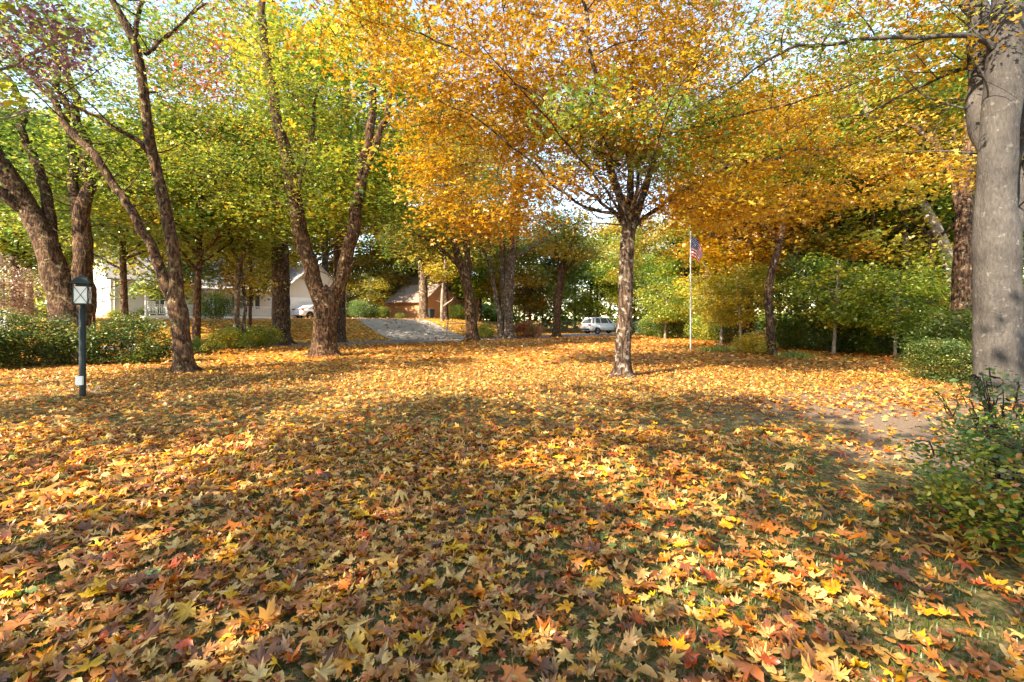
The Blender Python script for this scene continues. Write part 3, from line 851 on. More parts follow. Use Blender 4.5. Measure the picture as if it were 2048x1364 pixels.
# --- forked tree left of centre
D = 19
custom('forked_tree', 'thick brown tree forking low into two tall stems left of the driveway', (645, 712), D, 'brown', 'yellowgreen', 5, [
  [(648, 714, D, 55.8), (648, 690, D, 48.6), (650, 650, D, 45.0), (652, 610, D, 45.0), (652, 588, D, 39.6)],
  [(645, 612, D, 32.4), (628, 560, D, 30.6), (610, 500, D, 27.9), (596, 430, D, 26.1), (577, 340, D - .3, 23.4), (556, 250, D - .6, 19.8), (540, 160, D - .8, 17.1), (528, 60, D - 1, 14.4), (522, -60, D - 1.2, 10.8)],
  [(660, 612, D, 30.6), (680, 560, D, 27.0), (698, 500, D, 25.2), (712, 430, D + .2, 23.4), (728, 340, D + .4, 19.8), (742, 240, D + .6, 16.2), (752, 120, D + .9, 12.6), (765, -20, D + 1.2, 9.0)],
  [(720, 380, D + .3, 10.8), (750, 290, D + .1, 12.6), (775, 220, D, 10.8), (795, 140, D - .2, 8.1), (810, 40, D - .3, 5.4)],
  [(590, 400, D, 9.0), (610, 320, D + 1, 8.1), (630, 220, D + 2, 7.2), (640, 60, D + 3, 5.4)],
  ],
  [((-8.6, 22.3, 12.5), (5.4, 4.0, 5.0), 150, 0.3), ((-6.9, 21, 7.6), (3.0, 2.2, 2.0), 34, 0.2), ((-9.6, 21.5, 6.5), (2.5, 2.0, 1.4), 22, 0.2)],
  per=110, spread=0.8, thick=0.32, size=0.2, trunk_n=36, step=0.07, rough=0.10)

# --- leaning tree on the left
D = 13
custom('leaning_tree', 'reddish brown tree with lichen and two leaning stems behind the lamp post', (370, 746), D, 'brown', 'yellowgreen', 6, [
  [(369, 748, D, 44), (367, 730, D, 36), (364, 690, D, 33), (360, 640, D, 33), (352, 600, D, 30), (352, 560, D, 24), (346, 500, D, 23), (333, 430, D, 21), (318, 360, D, 20), (300, 280, D - .2, 18), (290, 200, D - .3, 17), (278, 120, D - .4, 16), (262, 70, D - .5, 15), (225, 0, D - .7, 12), (180, -90, D - .9, 8)],
  [(352, 612, D, 24), (325, 550, D + .1, 20), (300, 490, D + .2, 17), (265, 420, D + .3, 16), (225, 365, D + .4, 15), (185, 310, D + .5, 14), (140, 260, D + .6, 13), (100, 200, D + .7, 12), (60, 140, D + .8, 10), (0, 60, D + .9, 8)],
  [(306, 320, D, 10), (270, 280, D - .2, 9), (215, 245, D - .4, 7), (140, 210, D - .6, 6), (60, 160, D - .8, 5)],
  [(290, 108, D - .4, 8), (320, 85, D - .2, 7), (360, 55, D, 6), (410, 10, D + .2, 4)],
  [(268, 75, D - .5, 9), (280, 25, D - .4, 8), (285, -60, D - .3, 6)],
  ],
  [((-10.6, 14.5, 9.8), (4.2, 3.4, 2.6), 85, 0.25), ((-9.2, 16.2, 6.6), (2.6, 2.0, 1.4), 26, 0.2), ((-12.2, 15.5, 6.8), (2.2, 2, 1.5), 20, 0.2)],
  per=95, spread=0.65, thick=0.24, size=0.15, tm=MIDC, trunk_n=32, step=0.06, rough=0.10)

# --- thick multi stemmed tree at far left
D = 17
custom('twin_stem_tree', 'massive multi stemmed tree rising behind the left hedge', (150, 722), D, 'brown', 'green', 7, [
  [(150, 724, D, 77.3), (148, 690, D, 65.5), (142, 650, D, 62.2), (128, 600, D, 50.4), (110, 540, D, 43.7), (88, 480, D, 39.5), (58, 420, D, 35.3), (22, 360, D - .2, 31.9), (-20, 290, D - .4, 26.9), (-80, 190, D - .6, 20.2)],
  [(165, 680, D + .1, 42.0), (170, 610, D + .2, 35.3), (168, 530, D + .3, 31.9), (166, 450, D + .4, 28.6), (176, 380, D + .5, 21.8), (168, 300, D + .6, 16.8), (150, 200, D + .7, 13.4), (120, 60, D + .9, 10.1)],
  [(168, 470, D + .4, 18.5), (152, 420, D + .6, 18.5), (146, 340, D + .8, 15.1), (132, 240, D + 1, 12.6), (100, 90, D + 1.2, 9.2)],
  [(108, 500, D, 16.8), (96, 430, D + .4, 18.5), (78, 350, D + .8, 16.0), (52, 270, D + 1.2, 12.6), (20, 160, D + 1.4, 10.1)],
  [(60, 430, D, 20.2), (20, 400, D - .4, 20.2), (-40, 360, D - .8, 16.8)],
  ],
  [((-18.0, 18.5, 10.5), (5.5, 4.5, 4.0), 120, 0.3), ((-19.5, 19.5, 6.2), (3.0, 2.5, 1.6), 26, 0.2)],
  per=85, spread=0.75, thick=0.3, size=0.16, trunk_n=34, step=0.09, rough=0.11)

# --- the big grey trunk at the right
D = 8.3
b = P(1992, 815, D); b[2] = -0.03
t = Tree('grey_barked_tree', 'big smooth grey trunk standing close at the right edge of the lawn', tuple(b), 'grey', 'yellowgreen', 8)
t.limb('trunk', limb_world([(1998, 822, D, 81.0), (1997, 790, D, 75.7), (1996, 720, D, 72.2), (1994, 620, D, 70.4), (1991, 500, D, 70.4), (1992, 400, D, 61.6), (1996, 300, D, 58.1), (2004, 200, D, 58.1), (2012, 90, D, 54.6), (2018, -40, D, 49.3), (2020, -250, D, 38.7)]), 64, 0.05, 0.08, 0.30, nscale=5.0)
t.limb('branch', limb_world([(1990, 330, D + .3, 35.2), (1966, 220, D + .5, 40.5), (1958, 120, D + .6, 37.0), (1955, 0, D + .7, 33.4), (1950, -160, D + .8, 24.6)]), 24, 0.1, 0.09)
t.limb('branch', limb_world([(2010, 480, D + .2, 44.0), (2040, 380, D + .4, 45.8), (2056, 260, D + .5, 40.5), (2070, 100, D + .6, 35.2), (2090, -100, D + .8, 24.6)]), 24, 0.1, 0.09)
t.limb('branch', limb_world([(1985, 96, D, 13.2), (1960, 80, D, 10.6), (1900, 72, D, 9.7), (1830, 78, D + .1, 8.8), (1740, 76, D + .2, 7.9), (1660, 86, D + .3, 7.0), (1580, 105, D + .4, 6.2), (1510, 140, D + .6, 4.4), (1440, 190, D + .8, 3.5), (1370, 230, D + 1, 2.6)]), 12, 0.1, 0.1)
t.limb('branch', limb_world([(1958, 128, D + .6, 7.0), (1900, 150, D + 1.0, 6.2), (1830, 180, D + 1.5, 4.4), (1740, 225, D + 2, 3.5), (1650, 240, D + 2.4, 2.6)]), 8, 0.1, 0.1)
c = np.concatenate([ell(t.rng, (9.2, 8.6, 9.6), (4.2, 3.6, 3.2), 60, 0.2), ell(t.rng, (5.4, 8.8, 6.75), (1.7, 0.9, 0.32), 13, 0.1)])
c = c[~((c[:, 1] < 9.2) & (c[:, 2] < 6.3))]
c = c[c[:, 1] > 5.5]
def cl(cc, r): return np.where(cc[:, 0] < 7.2, r.uniform(0.25, 0.5, len(cc)), r.uniform(0.3, 0.9, len(cc)))
t.crown(c, 70, 0.5, 0.18, 0.13, LO, cl, 0.55, 0.4, minh=4, jitter=0.1)

# --- purple leaved branches reaching in at the top left
D = 10
b = np.array([-14.2, 9.6, -.03])
t = Tree('purple_leaved_tree', 'purple leaved tree reaching bare pale twigs into the top left corner', tuple(b), 'pale', 'purple', 21)
t.limb('trunk', np.array([[-14.2, 9.6, -.05, .16], [-14.1, 9.6, 2, .13], [-13.8, 9.7, 4, .11], [-13.4, 9.8, 5.6, .09]]), 14, .15, .08, .2)
t.limb('branch', np.array([[-13.5, 9.8, 5.2, .06], [-12.6, 9.9, 6.2, .045], [-11.4, 10, 7.0, .03], [-10.0, 10, 7.6, .02], [-8.9, 10.1, 8.0, .01]]), 8, .15)
t.limb('branch', np.array([[-13.6, 9.8, 4.6, .05], [-12.6, 9.7, 5.3, .035], [-11.2, 9.6, 5.7, .022], [-9.9, 9.5, 5.9, .012]]), 8, .15)
t.limb('branch', np.array([[-13.4, 9.8, 5.5, .06], [-12.8, 10, 7.2, .04], [-12.0, 10.2, 8.6, .02]]), 8, .15)
c = np.concatenate([ell(t.rng, (-10.9, 10, 7.7), (1.7, 1.0, .8), 26, .1), ell(t.rng, (-11.6, 9.8, 6.4), (.8, .8, .35), 6, .1)])
t.crown(c, 34, .32, .14, .13, [OVAL], None, .8, .9, minh=3, jitter=.2, rad=.02)

# --- straight trunks of the middle distance
D = 28
custom('straight_tree', 'straight dark brown trunk just left of the forked tree', (562, 686), D, 'dark', 'red', 9, [
  [(562, 688, D, 44), (562, 672, D, 36), (562, 600, D, 33), (560, 500, D, 31), (556, 400, D, 28), (552, 300, D, 26), (548, 180, D, 22), (545, 60, D, 16), (543, -40, D, 9)],
  [(553, 320, D, 12), (520, 240, D - .5, 10), (480, 150, D - 1, 7), (450, 40, D - 1.4, 5)],
  [(552, 280, D, 12), (585, 200, D + .5, 10), (620, 110, D + 1, 7), (650, 0, D + 1.4, 5)]],
  [((-16.2, 28, 15.5), (5.0, 4.5, 6.0), 110, 0.3), ((-18.2, 27.5, 13), (3.5, 3.5, 3.5), 40, 0.3)], per=80, spread=0.9, thick=0.4, size=0.2, step=0.2)
D = 31
custom('straight_tree', 'dark trunk half hidden behind the right side of the forked tree', (677, 685), D, 'dark', 'gold', 10, [
  [(677, 687, D, 32), (677, 670, D, 27), (678, 600, D, 25), (680, 500, D, 23), (684, 380, D, 20), (690, 240, D, 15), (694, 100, D, 9)],
  [(682, 440, D, 9), (720, 350, D + 1, 7), (760, 260, D + 2, 5)]],
  [((-11.4, 31, 14.5), (4.6, 4.0, 5.5), 100, 0.3)], per=75, spread=0.9, thick=0.4, size=0.22, step=0.2)
D = 25
custom('slender_tree', 'slender crooked young tree between the house and the dark straight trunk', (473, 668), D, 'tan', 'yellowgreen', 12, [
  [(473, 694, D, 13), (473, 640, D, 11), (475, 580, D, 10), (479, 530, D, 10), (498, 490, D, 8), (516, 450, D, 8), (528, 410, D, 7), (545, 360, D, 4)],
  [(479, 535, D, 7), (465, 480, D, 6), (450, 420, D + .4, 4)], [(480, 530, D, 6), (488, 590, D + .3, 7), (486, 690, D + .4, 8)]],
  [((-15.4, 25.4, 6.6), (2.3, 2.0, 1.9), 46, 0.2), ((-14.3, 25.4, 4.0), (0.7, 0.7, 0.7), 4, 0.1)], per=60, spread=0.55, thick=0.22, size=0.16, flare=0.1, trunk_n=12)
D = 33
custom('curved_tree', 'brown trunk with two upright limbs at the near edge of the street', (945, 682), D, 'brown', 'gold', 13, [
  [(944, 684, D, 34), (944, 672, D, 27), (942, 630, D, 23), (938, 590, D, 21), (930, 555, D, 20), (918, 520, D, 16), (908, 480, D, 13), (900, 430, D, 10), (890, 350, D, 7), (880, 260, D, 5)],
  [(934, 570, D, 15), (936, 520, D + .2, 13), (932, 470, D + .3, 12), (928, 400, D + .4, 9), (932, 310, D + .6, 6)],
  [(925, 540, D, 9), (885, 500, D - .4, 7), (840, 470, D - .8, 5)]],
  [((-3.8, 34.5, 12.5), (6.2, 4.0, 6.2), 170, 0.3), ((-6.5, 33, 7.0), (2.6, 2.0, 1.4), 22, 0.2)], per=70, spread=0.85, thick=0.36, size=0.21, step=0.15)
D = 37
custom('tall_tree', 'tall greyish tree of close upright limbs with a thin leaning stem beside it', (1017, 674), D, 'tan', 'bluegreen', 14, [
  [(1016, 676, D, 28), (1016, 664, D, 22), (1016, 610, D, 20), (1020, 540, D, 19), (1028, 470, D, 18), (1034, 400, D, 16), (1038, 340, D, 12), (1042, 260, D, 8), (1046, 120, D, 5)],
  [(1012, 640, D, 13), (1006, 560, D + .2, 12), (1004, 480, D + .4, 10), (1000, 380, D + .6, 7), (990, 250, D + .8, 4)],
  [(1001, 672, D - .3, 12), (998, 630, D - .4, 10), (990, 580, D - .5, 9), (978, 530, D - .6, 7), (960, 470, D - .7, 5)],
  [(1032, 420, D, 10), (1050, 350, D, 8), (1070, 280, D, 6), (1085, 180, D, 4)],
  [(1032, 420, D, 9), (1020, 350, D, 8), (1008, 270, D, 6), (1000, 150, D, 4)],
  [(1024, 520, D, 7), (1070, 490, D, 6), (1130, 440, D, 4)]],
  [((1.0, 38.5, 14.0), (5.0, 3.8, 6.5), 95, 0.3)], per=55, spread=0.85, thick=0.4, size=0.2, step=0.15)
D = 40
custom('orange_crowned_tree', 'small vase shaped tree with orange leaves left of the white car', (1112, 674), D, 'brown', 'gold', 15, [
  [(1112, 676, D, 20), (1113, 660, D, 16), (1115, 620, D, 15), (1119, 580, D, 15), (1124, 550, D, 15), (1130, 520, D, 10), (1145, 480, D, 7), (1160, 430, D, 5)],
  [(1121, 565, D, 9), (1116, 520, D, 7), (1110, 470, D, 5)], [(1124, 552, D, 8), (1140, 530, D + .4, 6), (1165, 500, D + .8, 4)]],
  [((5.2, 40, 8.8), (3.3, 2.8, 2.6), 75, 0.2)], per=65, spread=0.7, thick=0.3, size=0.21, step=0.15, minh=4)
D = 19
custom('curved_tree', 'crooked dark trunk at the edge of the right hand woods', (1543, 712), D, 'dark', 'yellowgreen', 16, [
  [(1543, 714, D, 24), (1543, 696, D, 18), (1540, 640, D, 16), (1536, 600, D, 15), (1540, 560, D, 14), (1550, 520, D, 14), (1560, 480, D, 13), (1566, 430, D, 10), (1568, 360, D, 9), (1560, 280, D, 7), (1548, 180, D, 5)],
  [(1560, 486, D, 9), (1545, 465, D - .2, 8), (1520, 448, D - .4, 6), (1490, 440, D - .6, 4)],
  [(1566, 420, D, 7), (1600, 360, D + .4, 5), (1640, 310, D + .8, 4)]],
  [((11.6, 19.8, 9.2), (3.4, 2.8, 2.6), 60, 0.25)], per=70, spread=0.65, thick=0.25, size=0.17, step=0.1, flare=0.2)
D = 50
custom('roadside_tree', 'stout grey trunk standing before the brick house corner', (848, 642), D, 'tan', 'green', 17, [
  [(848, 643, D, 28), (847, 630, D, 20), (847, 600, D, 18), (846, 565, D, 17), (843, 530, D, 13), (835, 480, D, 10), (825, 420, D, 6)],
  [(847, 560, D, 10), (862, 520, D, 8), (880, 470, D, 6)], [(845, 550, D, 8), (868, 535, D, 7), (890, 520, D, 5)]],
  [((-9.6, 51.5, 11.0), (5.0, 4, 4.0), 80, 0.25)], per=60, spread=1.0, thick=0.5, size=0.3, step=0.2, minh=3)
D = 44
custom('slender_tree', 'thin pale trunk with yellow leaves in front of the brick house door', (886, 657), D, 'pale', 'yellow', 18, [
  [(885, 658, D, 9), (884, 630, D, 7), (885, 590, D, 7), (888, 550, D, 5), (890, 520, D, 3)], [(885, 615, D, 4), (895, 605, D, 4), (905, 596, D, 2)]],
  [((-6.6, 44, 6.2), (1.8, 1.5, 1.2), 24, 0.2)], per=50, spread=0.5, thick=0.2, size=0.2, flare=0.1, trunk_n=10, minh=2.6)

# --- prototypes for the trees and shrubs that fill the background
def proto_tree(H, crown_lo, rx, nlimb, ncl, per, spread, size, bark, pal, seed, name):
    t = Tree(name, 'x', (0, 0, 0), bark, pal, seed)
    r = t.rng
    lean = r.normal(0, 0.03, 2) * H
    tw = 0.017 * H
    t.limb('trunk', np.array([[0, 0, -0.3, tw * 1.25], [0, 0, .3, tw], [lean[0] * .3, lean[1] * .3, H * .3, tw * .8], [lean[0] * .7, lean[1] * .7, H * .6, tw * .55], [lean[0], lean[1], H * .92, tw * .15]]), 12, 0.4, 0.08, 0.3)
    for i in range(nlimb):
        a = i * 2.4 + r.uniform(-.4, .4); z0 = H * r.uniform(crown_lo * .8, .6); l = rx * r.uniform(.7, 1.0)
        f = z0 / H
        p0 = np.array([lean[0] * f, lean[1] * f, z0]); d = np.array([math.cos(a), math.sin(a), 0])
        up = r.uniform(.4, .9)
        t.limb('branch', np.array([list(p0) + [tw * .38], list(p0 + d * l * .4 + [0, 0, l * up * .5]) + [tw * .25], list(p0 + d * l * .8 + [0, 0, l * up]) + [tw * .1]]), 6, 0.5, shoots=False)
    zc = H * (crown_lo + 1.0) / 2
    c = ell(r, (lean[0] * .6, lean[1] * .6, zc), (rx, rx, H * (1 - crown_lo) / 2), ncl, 0.3)
    # lumpy outline
    k = noise3(c * 0.45 + seed)
    c = c[k > 0.30]
    t.crown(c, per, spread, spread * .42, size, [DIAMOND, BLOB], None, twigs=False, minh=H * crown_lo * .7, jitter=0.16, rad=0.04)
    return t.root

def proto_shrub(H, rx, ncl, per, size, pal, seed, name, tm=None, bark='tan', nst=6):
    t = Tree(name, 'x', (0, 0, 0), bark, pal, seed, cat='shrub')
    r = t.rng
    for i in range(nst):
        a = i * 2.4 + r.uniform(-.5, .5); l = rx * r.uniform(.3, .8)
        t.limb('stem', np.array([[0.08 * math.cos(a), .08 * math.sin(a), -.05, .02], [l * .35 * math.cos(a), l * .35 * math.sin(a), H * .4, .016], [l * math.cos(a), l * math.sin(a), H * .85, .008]]), 5, 0.3)
    c = ell(r, (0, 0, H * .5), (rx, rx, H * .52), ncl, 0.35, 0.08)
    c = c[noise3(c * (1.2 / max(rx, .3)) + seed) > 0.28]
    t.crown(c, per, rx * .2, rx * .14, size, tm or [OVAL, BLOB], None, twigs=False, minh=0.05, jitter=0.18, rad=0.012, tilt_sd=0.8)
    return t.root

PROTO = {
 'tall': proto_tree(19, .32, 5.0, 7, 170, 130, 1.0, 0.30, 'tan', 'green', 31, 'tall_tree'),
 'tall2': proto_tree(17, .24, 4.4, 7, 160, 130, 0.95, 0.29, 'dark', 'yellowgreen', 32, 'tall_tree'),
 'broad': proto_tree(10, .22, 4.2, 6, 135, 120, 0.8, 0.24, 'brown', 'yellowgreen', 33, 'broad_tree'),
 'small': proto_tree(5.2, .24, 2.1, 6, 70, 90, 0.42, 0.14, 'tan', 'yellow', 34, 'sapling'),
 'shade': proto_tree(15, .38, 5.0, 7, 46, 150, 0.70, 0.26, 'brown', 'yellowgreen', 39, 'shade_tree'),
 'broadhi': proto_tree(12, .40, 4.2, 7, 120, 120, 0.8, 0.22, 'brown', 'yellowgreen', 40, 'broad_tree'),
 'thin': proto_tree(15, .5, 3.0, 5, 60, 90, 0.8, 0.22, 'pale', 'green', 35, 'thin_tree'),
 'shrub': proto_shrub(2.2, 1.5, 100, 90, 0.10, 'green', 36, 'shrub'),
 'bush': proto_shrub(1.1, .95, 80, 90, 0.07, 'hedge', 37, 'bush'),
 'big': proto_shrub(4.8, 2.4, 120, 80, 0.15, 'bluegreen', 38, 'tall_shrub'),
}
USED = set()
def put(proto, name, label, cat, x, D, s=1.0, pal=None, bark=None, rz=None, group=None, sz=1.0, dz=0.0):
    first = proto not in USED
    o = PROTO[proto] if first else copy_tree(PROTO[proto])
    USED.add(proto)
    X = (x - 1024) / F * D
    o.name = name
    o.location = (X, D, float(gz(X, D)) + dz)
    o.rotation_euler = (0, 0, rz if rz is not None else (x * 0.37 + D * 1.3) % 6.28)
    o.scale = (s, s, s * sz)
    for k in ('label', 'category', 'group'):
        if k in o: del o[k]
    tag(o, label, cat, group)
    for ch in o.children:
        if ch.name.startswith('crown') and pal:
            ch.material_slots[0].link = 'OBJECT'; ch.material_slots[0].material = LM[pal]
        if not ch.name.startswith('crown') and bark:
            ch.material_slots[0].link = 'OBJECT'; ch.material_slots[0].material = BARK[bark]
    return o

# left side trees behind and beside the house
G1 = 'trees around the pale house'
put('tall', 'tall_tree', 'tall green tree behind the pale house at far left', 'tree', 60, 47, 1.0, 'green', group=G1)
put('tall2', 'tall_tree', 'tall yellowing tree behind the porch roof of the pale house', 'tree', 330, 54, 1.15, 'yellowgreen', group=G1)
put('tall', 'tall_tree', 'reddish tall tree between the pale house and its garage', 'tree', 470, 58, 1.05, 'red', group=G1)
put('tall2', 'tall_tree', 'tall green and gold tree right behind the garage gable', 'tree', 620, 66, 1.15, 'gold', group=G1)
put('broadhi', 'broad_tree', 'broad green tree spreading before the left part of the pale house', 'tree', 250, 24.5, 1.0, 'yellowgreen', group=G1)
put('broadhi', 'broad_tree', 'green tree with several stems behind the leaning tree', 'tree', 392, 22, 0.95, 'yellowgreen', group=G1)
put('tall2', 'tall_tree', 'leafy green tree at the left edge behind the multi stemmed tree', 'tree', 30, 29, 0.8, 'green', group=G1)
put('small', 'sapling', 'sparse pinkish many stemmed small tree at the far left edge', 'tree', 8, 25, 0.75, 'pink', 'pale', sz=1.3)
put('broad', 'broad_tree', 'yellow green leafy tree before the porch of the pale house', 'tree', 345, 30, 0.8, 'yellowgreen', group=G1, sz=1.35)
put('broad', 'broad_tree', 'yellow green tree hiding the right part of the pale house roof', 'tree', 500, 33, 0.75, 'yellow', group=G1, sz=1.5)
put('broad', 'broad_tree', 'green tree in front of the house gable end at left', 'tree', 120, 31, 0.75, 'yellowgreen', group=G1, sz=1.5)
# behind the driveway and brick house
G2 = 'trees around the brick house'
put('broad', 'broad_tree', 'golden tree left of the brick house over the driveway', 'tree', 752, 60, 1.0, 'gold', group=G2)
put('tall', 'tall_tree', 'tall dull green tree behind the brick house roof', 'tree', 860, 76, 0.95, 'yellowgreen', group=G2)
put('tall2', 'tall_tree', 'tall golden tree behind the right end of the brick house', 'tree', 985, 88, 0.9, 'gold', group=G2)
put('small', 'sapling', 'bare looking pinkish tree beside the brick house', 'tree', 1048, 60, 1.5, 'pink', 'pale', group=G2)
put('tall', 'tall_tree', 'distant blue green tree seen left of the white car', 'tree', 1120, 92, 0.75, 'bluegreen', group=G2)
put('small', 'sapling', 'small thin yellow tree at the left corner of the brick house', 'tree', 738, 52, 1.0, 'gold', group=G2)
put('broad', 'broad_tree', 'yellow green tree behind the white car', 'tree', 1195, 60, 0.95, 'yellowgreen', group=G2)
# woods on the right
G3 = 'trees of the right hand woods'
put('broad', 'broad_tree', 'low yellow green tree just right of the central maple trunk', 'tree', 1330, 44, 0.8, 'yellowgreen', group=G3)
put('tall', 'tall_tree', 'tall green tree behind the flagpole', 'tree', 1440, 46, 0.9, 'green', 'dark', group=G3)
put('tall2', 'tall_tree', 'tall yellowing tree in the woods behind the crooked dark trunk', 'tree', 1540, 36, 0.95, 'yellowgreen', 'pale', group=G3)
put('thin', 'thin_tree', 'thin pale trunk rising left of the crooked dark trunk', 'tree', 1492, 27, 0.9, 'gold', group=G3)
put('tall2', 'tall_tree', 'dense green tree in the middle of the right hand woods', 'tree', 1650, 30, 0.95, 'green', group=G3)
put('tall', 'tall_tree', 'tall green tree in the woods left of the big grey trunk', 'tree', 1800, 27, 0.85, 'green', 'tan', group=G3)
put('tall2', 'tall_tree', 'leafy green tree directly behind the big grey trunk', 'tree', 1985, 22, 0.85, 'green', group=G3)
put('tall', 'tall_tree', 'background green tree far right past the big grey trunk', 'tree', 2130, 26, 0.9, 'yellowgreen', group=G3)
put('thin', 'thin_tree', 'thin pale trunk deep in the woods near the clipped hedge', 'tree', 1812, 21.5, 0.75, 'green', group=G3)
put('thin', 'thin_tree', 'thin grey trunk deep in the woods behind the blue green shrub', 'tree', 1598, 24, 0.85, 'green', group=G3)
put('small', 'sapling', 'bright yellow sapling beside the flagpole', 'tree', 1442, 25, 1.0, 'yellow', group=G3)
put('small', 'sapling', 'yellow sapling in front of the woods left of the clipped hedge', 'tree', 1722, 21, 0.72, 'yellow', group=G3)
put('small', 'sapling', 'yellow green sapling close right of the white car', 'tree', 1330, 33, 0.95, 'yellowgreen', group=G3)
put('small', 'sapling', 'yellow green sapling at the front edge of the woods right of the flagpole', 'tree', 1482, 21.5, 0.8, 'yellow', group=G3)
put('small', 'sapling', 'light green sapling in front of the dense green tree', 'tree', 1668, 19.2, 0.85, 'yellowgreen', group=G3)
put('small', 'sapling', 'light yellow sapling between the blue green shrub and clipped hedge', 'tree', 1790, 17.5, 0.7, 'yellowgreen', group=G3)
put('thin', 'thin_tree', 'thin pale trunk behind the light green sapling', 'tree', 1702, 23, 0.8, 'yellowgreen', group=G3)
put('thin', 'thin_tree', 'thin dark trunk among the shrubs near the ivy covered trunk', 'tree', 1860, 20, 0.8, 'yellowgreen', 'dark', group=G3)
put('thin', 'thin_tree', 'thin dark trunk behind the flagpole sapling', 'tree', 1415, 36, 0.9, 'gold', 'dark', group=G3)
put('broadhi', 'broad_tree', 'light green tree filling the woods above the blue green shrub', 'tree', 1615, 27, 0.8, 'yellowgreen', group=G3)
put('broad', 'broad_tree', 'light green tree filling the woods over the clipped hedge', 'tree', 1830, 25, 0.85, 'yellowgreen', group=G3, sz=1.2)
put('broad', 'broad_tree', 'yellow green tree filling the woods above the light sapling', 'tree', 1730, 29, 0.9, 'yellowgreen', group=G3, sz=1.2)
put('broad', 'broad_tree', 'green tree filling the woods behind the big grey trunk', 'tree', 1965, 24, 0.9, 'yellowgreen', group=G3, sz=1.2)
put('broadhi', 'broad_tree', 'yellow tree rising behind the flag', 'tree', 1430, 40, 1.1, 'gold', group=G3)
put('tall2', 'tall_tree', 'golden leaved tall tree at the front of the right hand woods', 'tree', 1735, 21.5, 0.72, 'gold', group=G3)
put('tall2', 'tall_tree', 'orange leaved tall tree behind the long bare limb of the grey trunk', 'tree', 1500, 24.5, 0.8, 'orange', group=G3)
put('big', 'tall_shrub', 'large blue green shrub behind the crooked dark trunk', 'shrub', 1628, 22.5, 1.0, 'bluegreen')
put('big', 'tall_shrub', 'light green tall shrub in the woods beside the clipped hedge', 'shrub', 1775, 25, 0.9, 'bluegreen')
put('big', 'tall_shrub', 'green tall shrub crowding the right edge of the woods', 'shrub', 1880, 18.5, 0.85, 'yellowgreen')
put('big', 'tall_shrub', 'green tall shrub between the white car and the flagpole', 'shrub', 1368, 38, 0.9, 'yellowgreen')
G4 = 'low shrubs along the wood edge'
for i, (x, D, s, pal, lab) in enumerate([
    (1305, 39, .8, 'green', 'low shrub hiding the grey car'), (1345, 34, .8, 'hedge', 'low dark shrub right of the grey car'),
    (1415, 30, .8, 'yellowgreen', 'low yellowish shrub behind the flagpole foot'), (1470, 27, .75, 'hedge', 'low dark shrub left of the crooked dark trunk'),
    (1580, 22.5, .7, 'green', 'low green shrub right of the crooked dark trunk'), (1655, 20.5, .8, 'hedge', 'low dark shrub under the large blue green shrub'),
    (1712, 21.5, .8, 'green', 'low green shrub behind the yellow sapling'), (1765, 19.5, .6, 'yellowgreen', 'low yellow green shrub left of the clipped hedge'),
    (1815, 18, .7, 'hedge', 'dark shrub just behind the clipped hedge'), (1250, 44, .7, 'green', 'low shrub by the front wheel of the white car'),
    (1900, 15.5, .8, 'green', 'green shrub between clipped hedge and big grey trunk'), (2030, 13, 1.0, 'hedge', 'dark shrub behind the big grey trunk')]):
    put('shrub', 'shrub', lab, 'shrub', x, D, s, pal, group=G4)
put('shrub', 'shrub', 'round dark green shrub in front of the pale house porch', 'shrub', 424, 37, 0.95, 'green')
put('shrub', 'shrub', 'green shrub beside the top of the driveway', 'shrub', 722, 50, 0.9, 'bluegreen')
put('shrub', 'shrub', 'green shrub at the left foot of the brick wall', 'shrub', 762, 51, 0.6, 'green')
put('shrub', 'shrub', 'dark shrub beside the brick house entrance', 'shrub', 915, 53, 0.8, 'green')
put('shrub', 'shrub', 'airy low shrub at the street edge beside the tall greyish tree', 'shrub', 972, 37, 0.55, 'yellowgreen')
put('bush', 'bush', 'scraggly low bush with reddish leaves by the street posts', 'shrub', 1056, 38, 1.3, 'red')
put('bush', 'bush', 'pale green low bush at the foot of the slender young tree', 'shrub', 462, 23.5, 1.0, 'yellowgreen')
put('bush', 'bush', 'pale green low bush left of the dark straight trunk', 'shrub', 525, 26, 1.05, 'yellowgreen')
put('bush', 'bush', 'thin low bush beside the street right of the leaning tree', 'shrub', 408, 20, 0.7, 'green')
put('bush', 'bush', 'yellow low bush at the foot of the crooked dark trunk', 'shrub', 1508, 19.5, 0.8, 'yellow')
put('bush', 'bush', 'low foundation bush under the pale house porch railing', 'shrub', 300, 37.5, 0.9, 'hedge')
put('bush', 'bush', 'low bush at the front corner of the pale house', 'shrub', 236, 35.5, 0.7, 'yellowgreen')
put('bush', 'bush', 'low bush in front of the brick wall', 'shrub', 800, 51.5, 0.55, 'green')

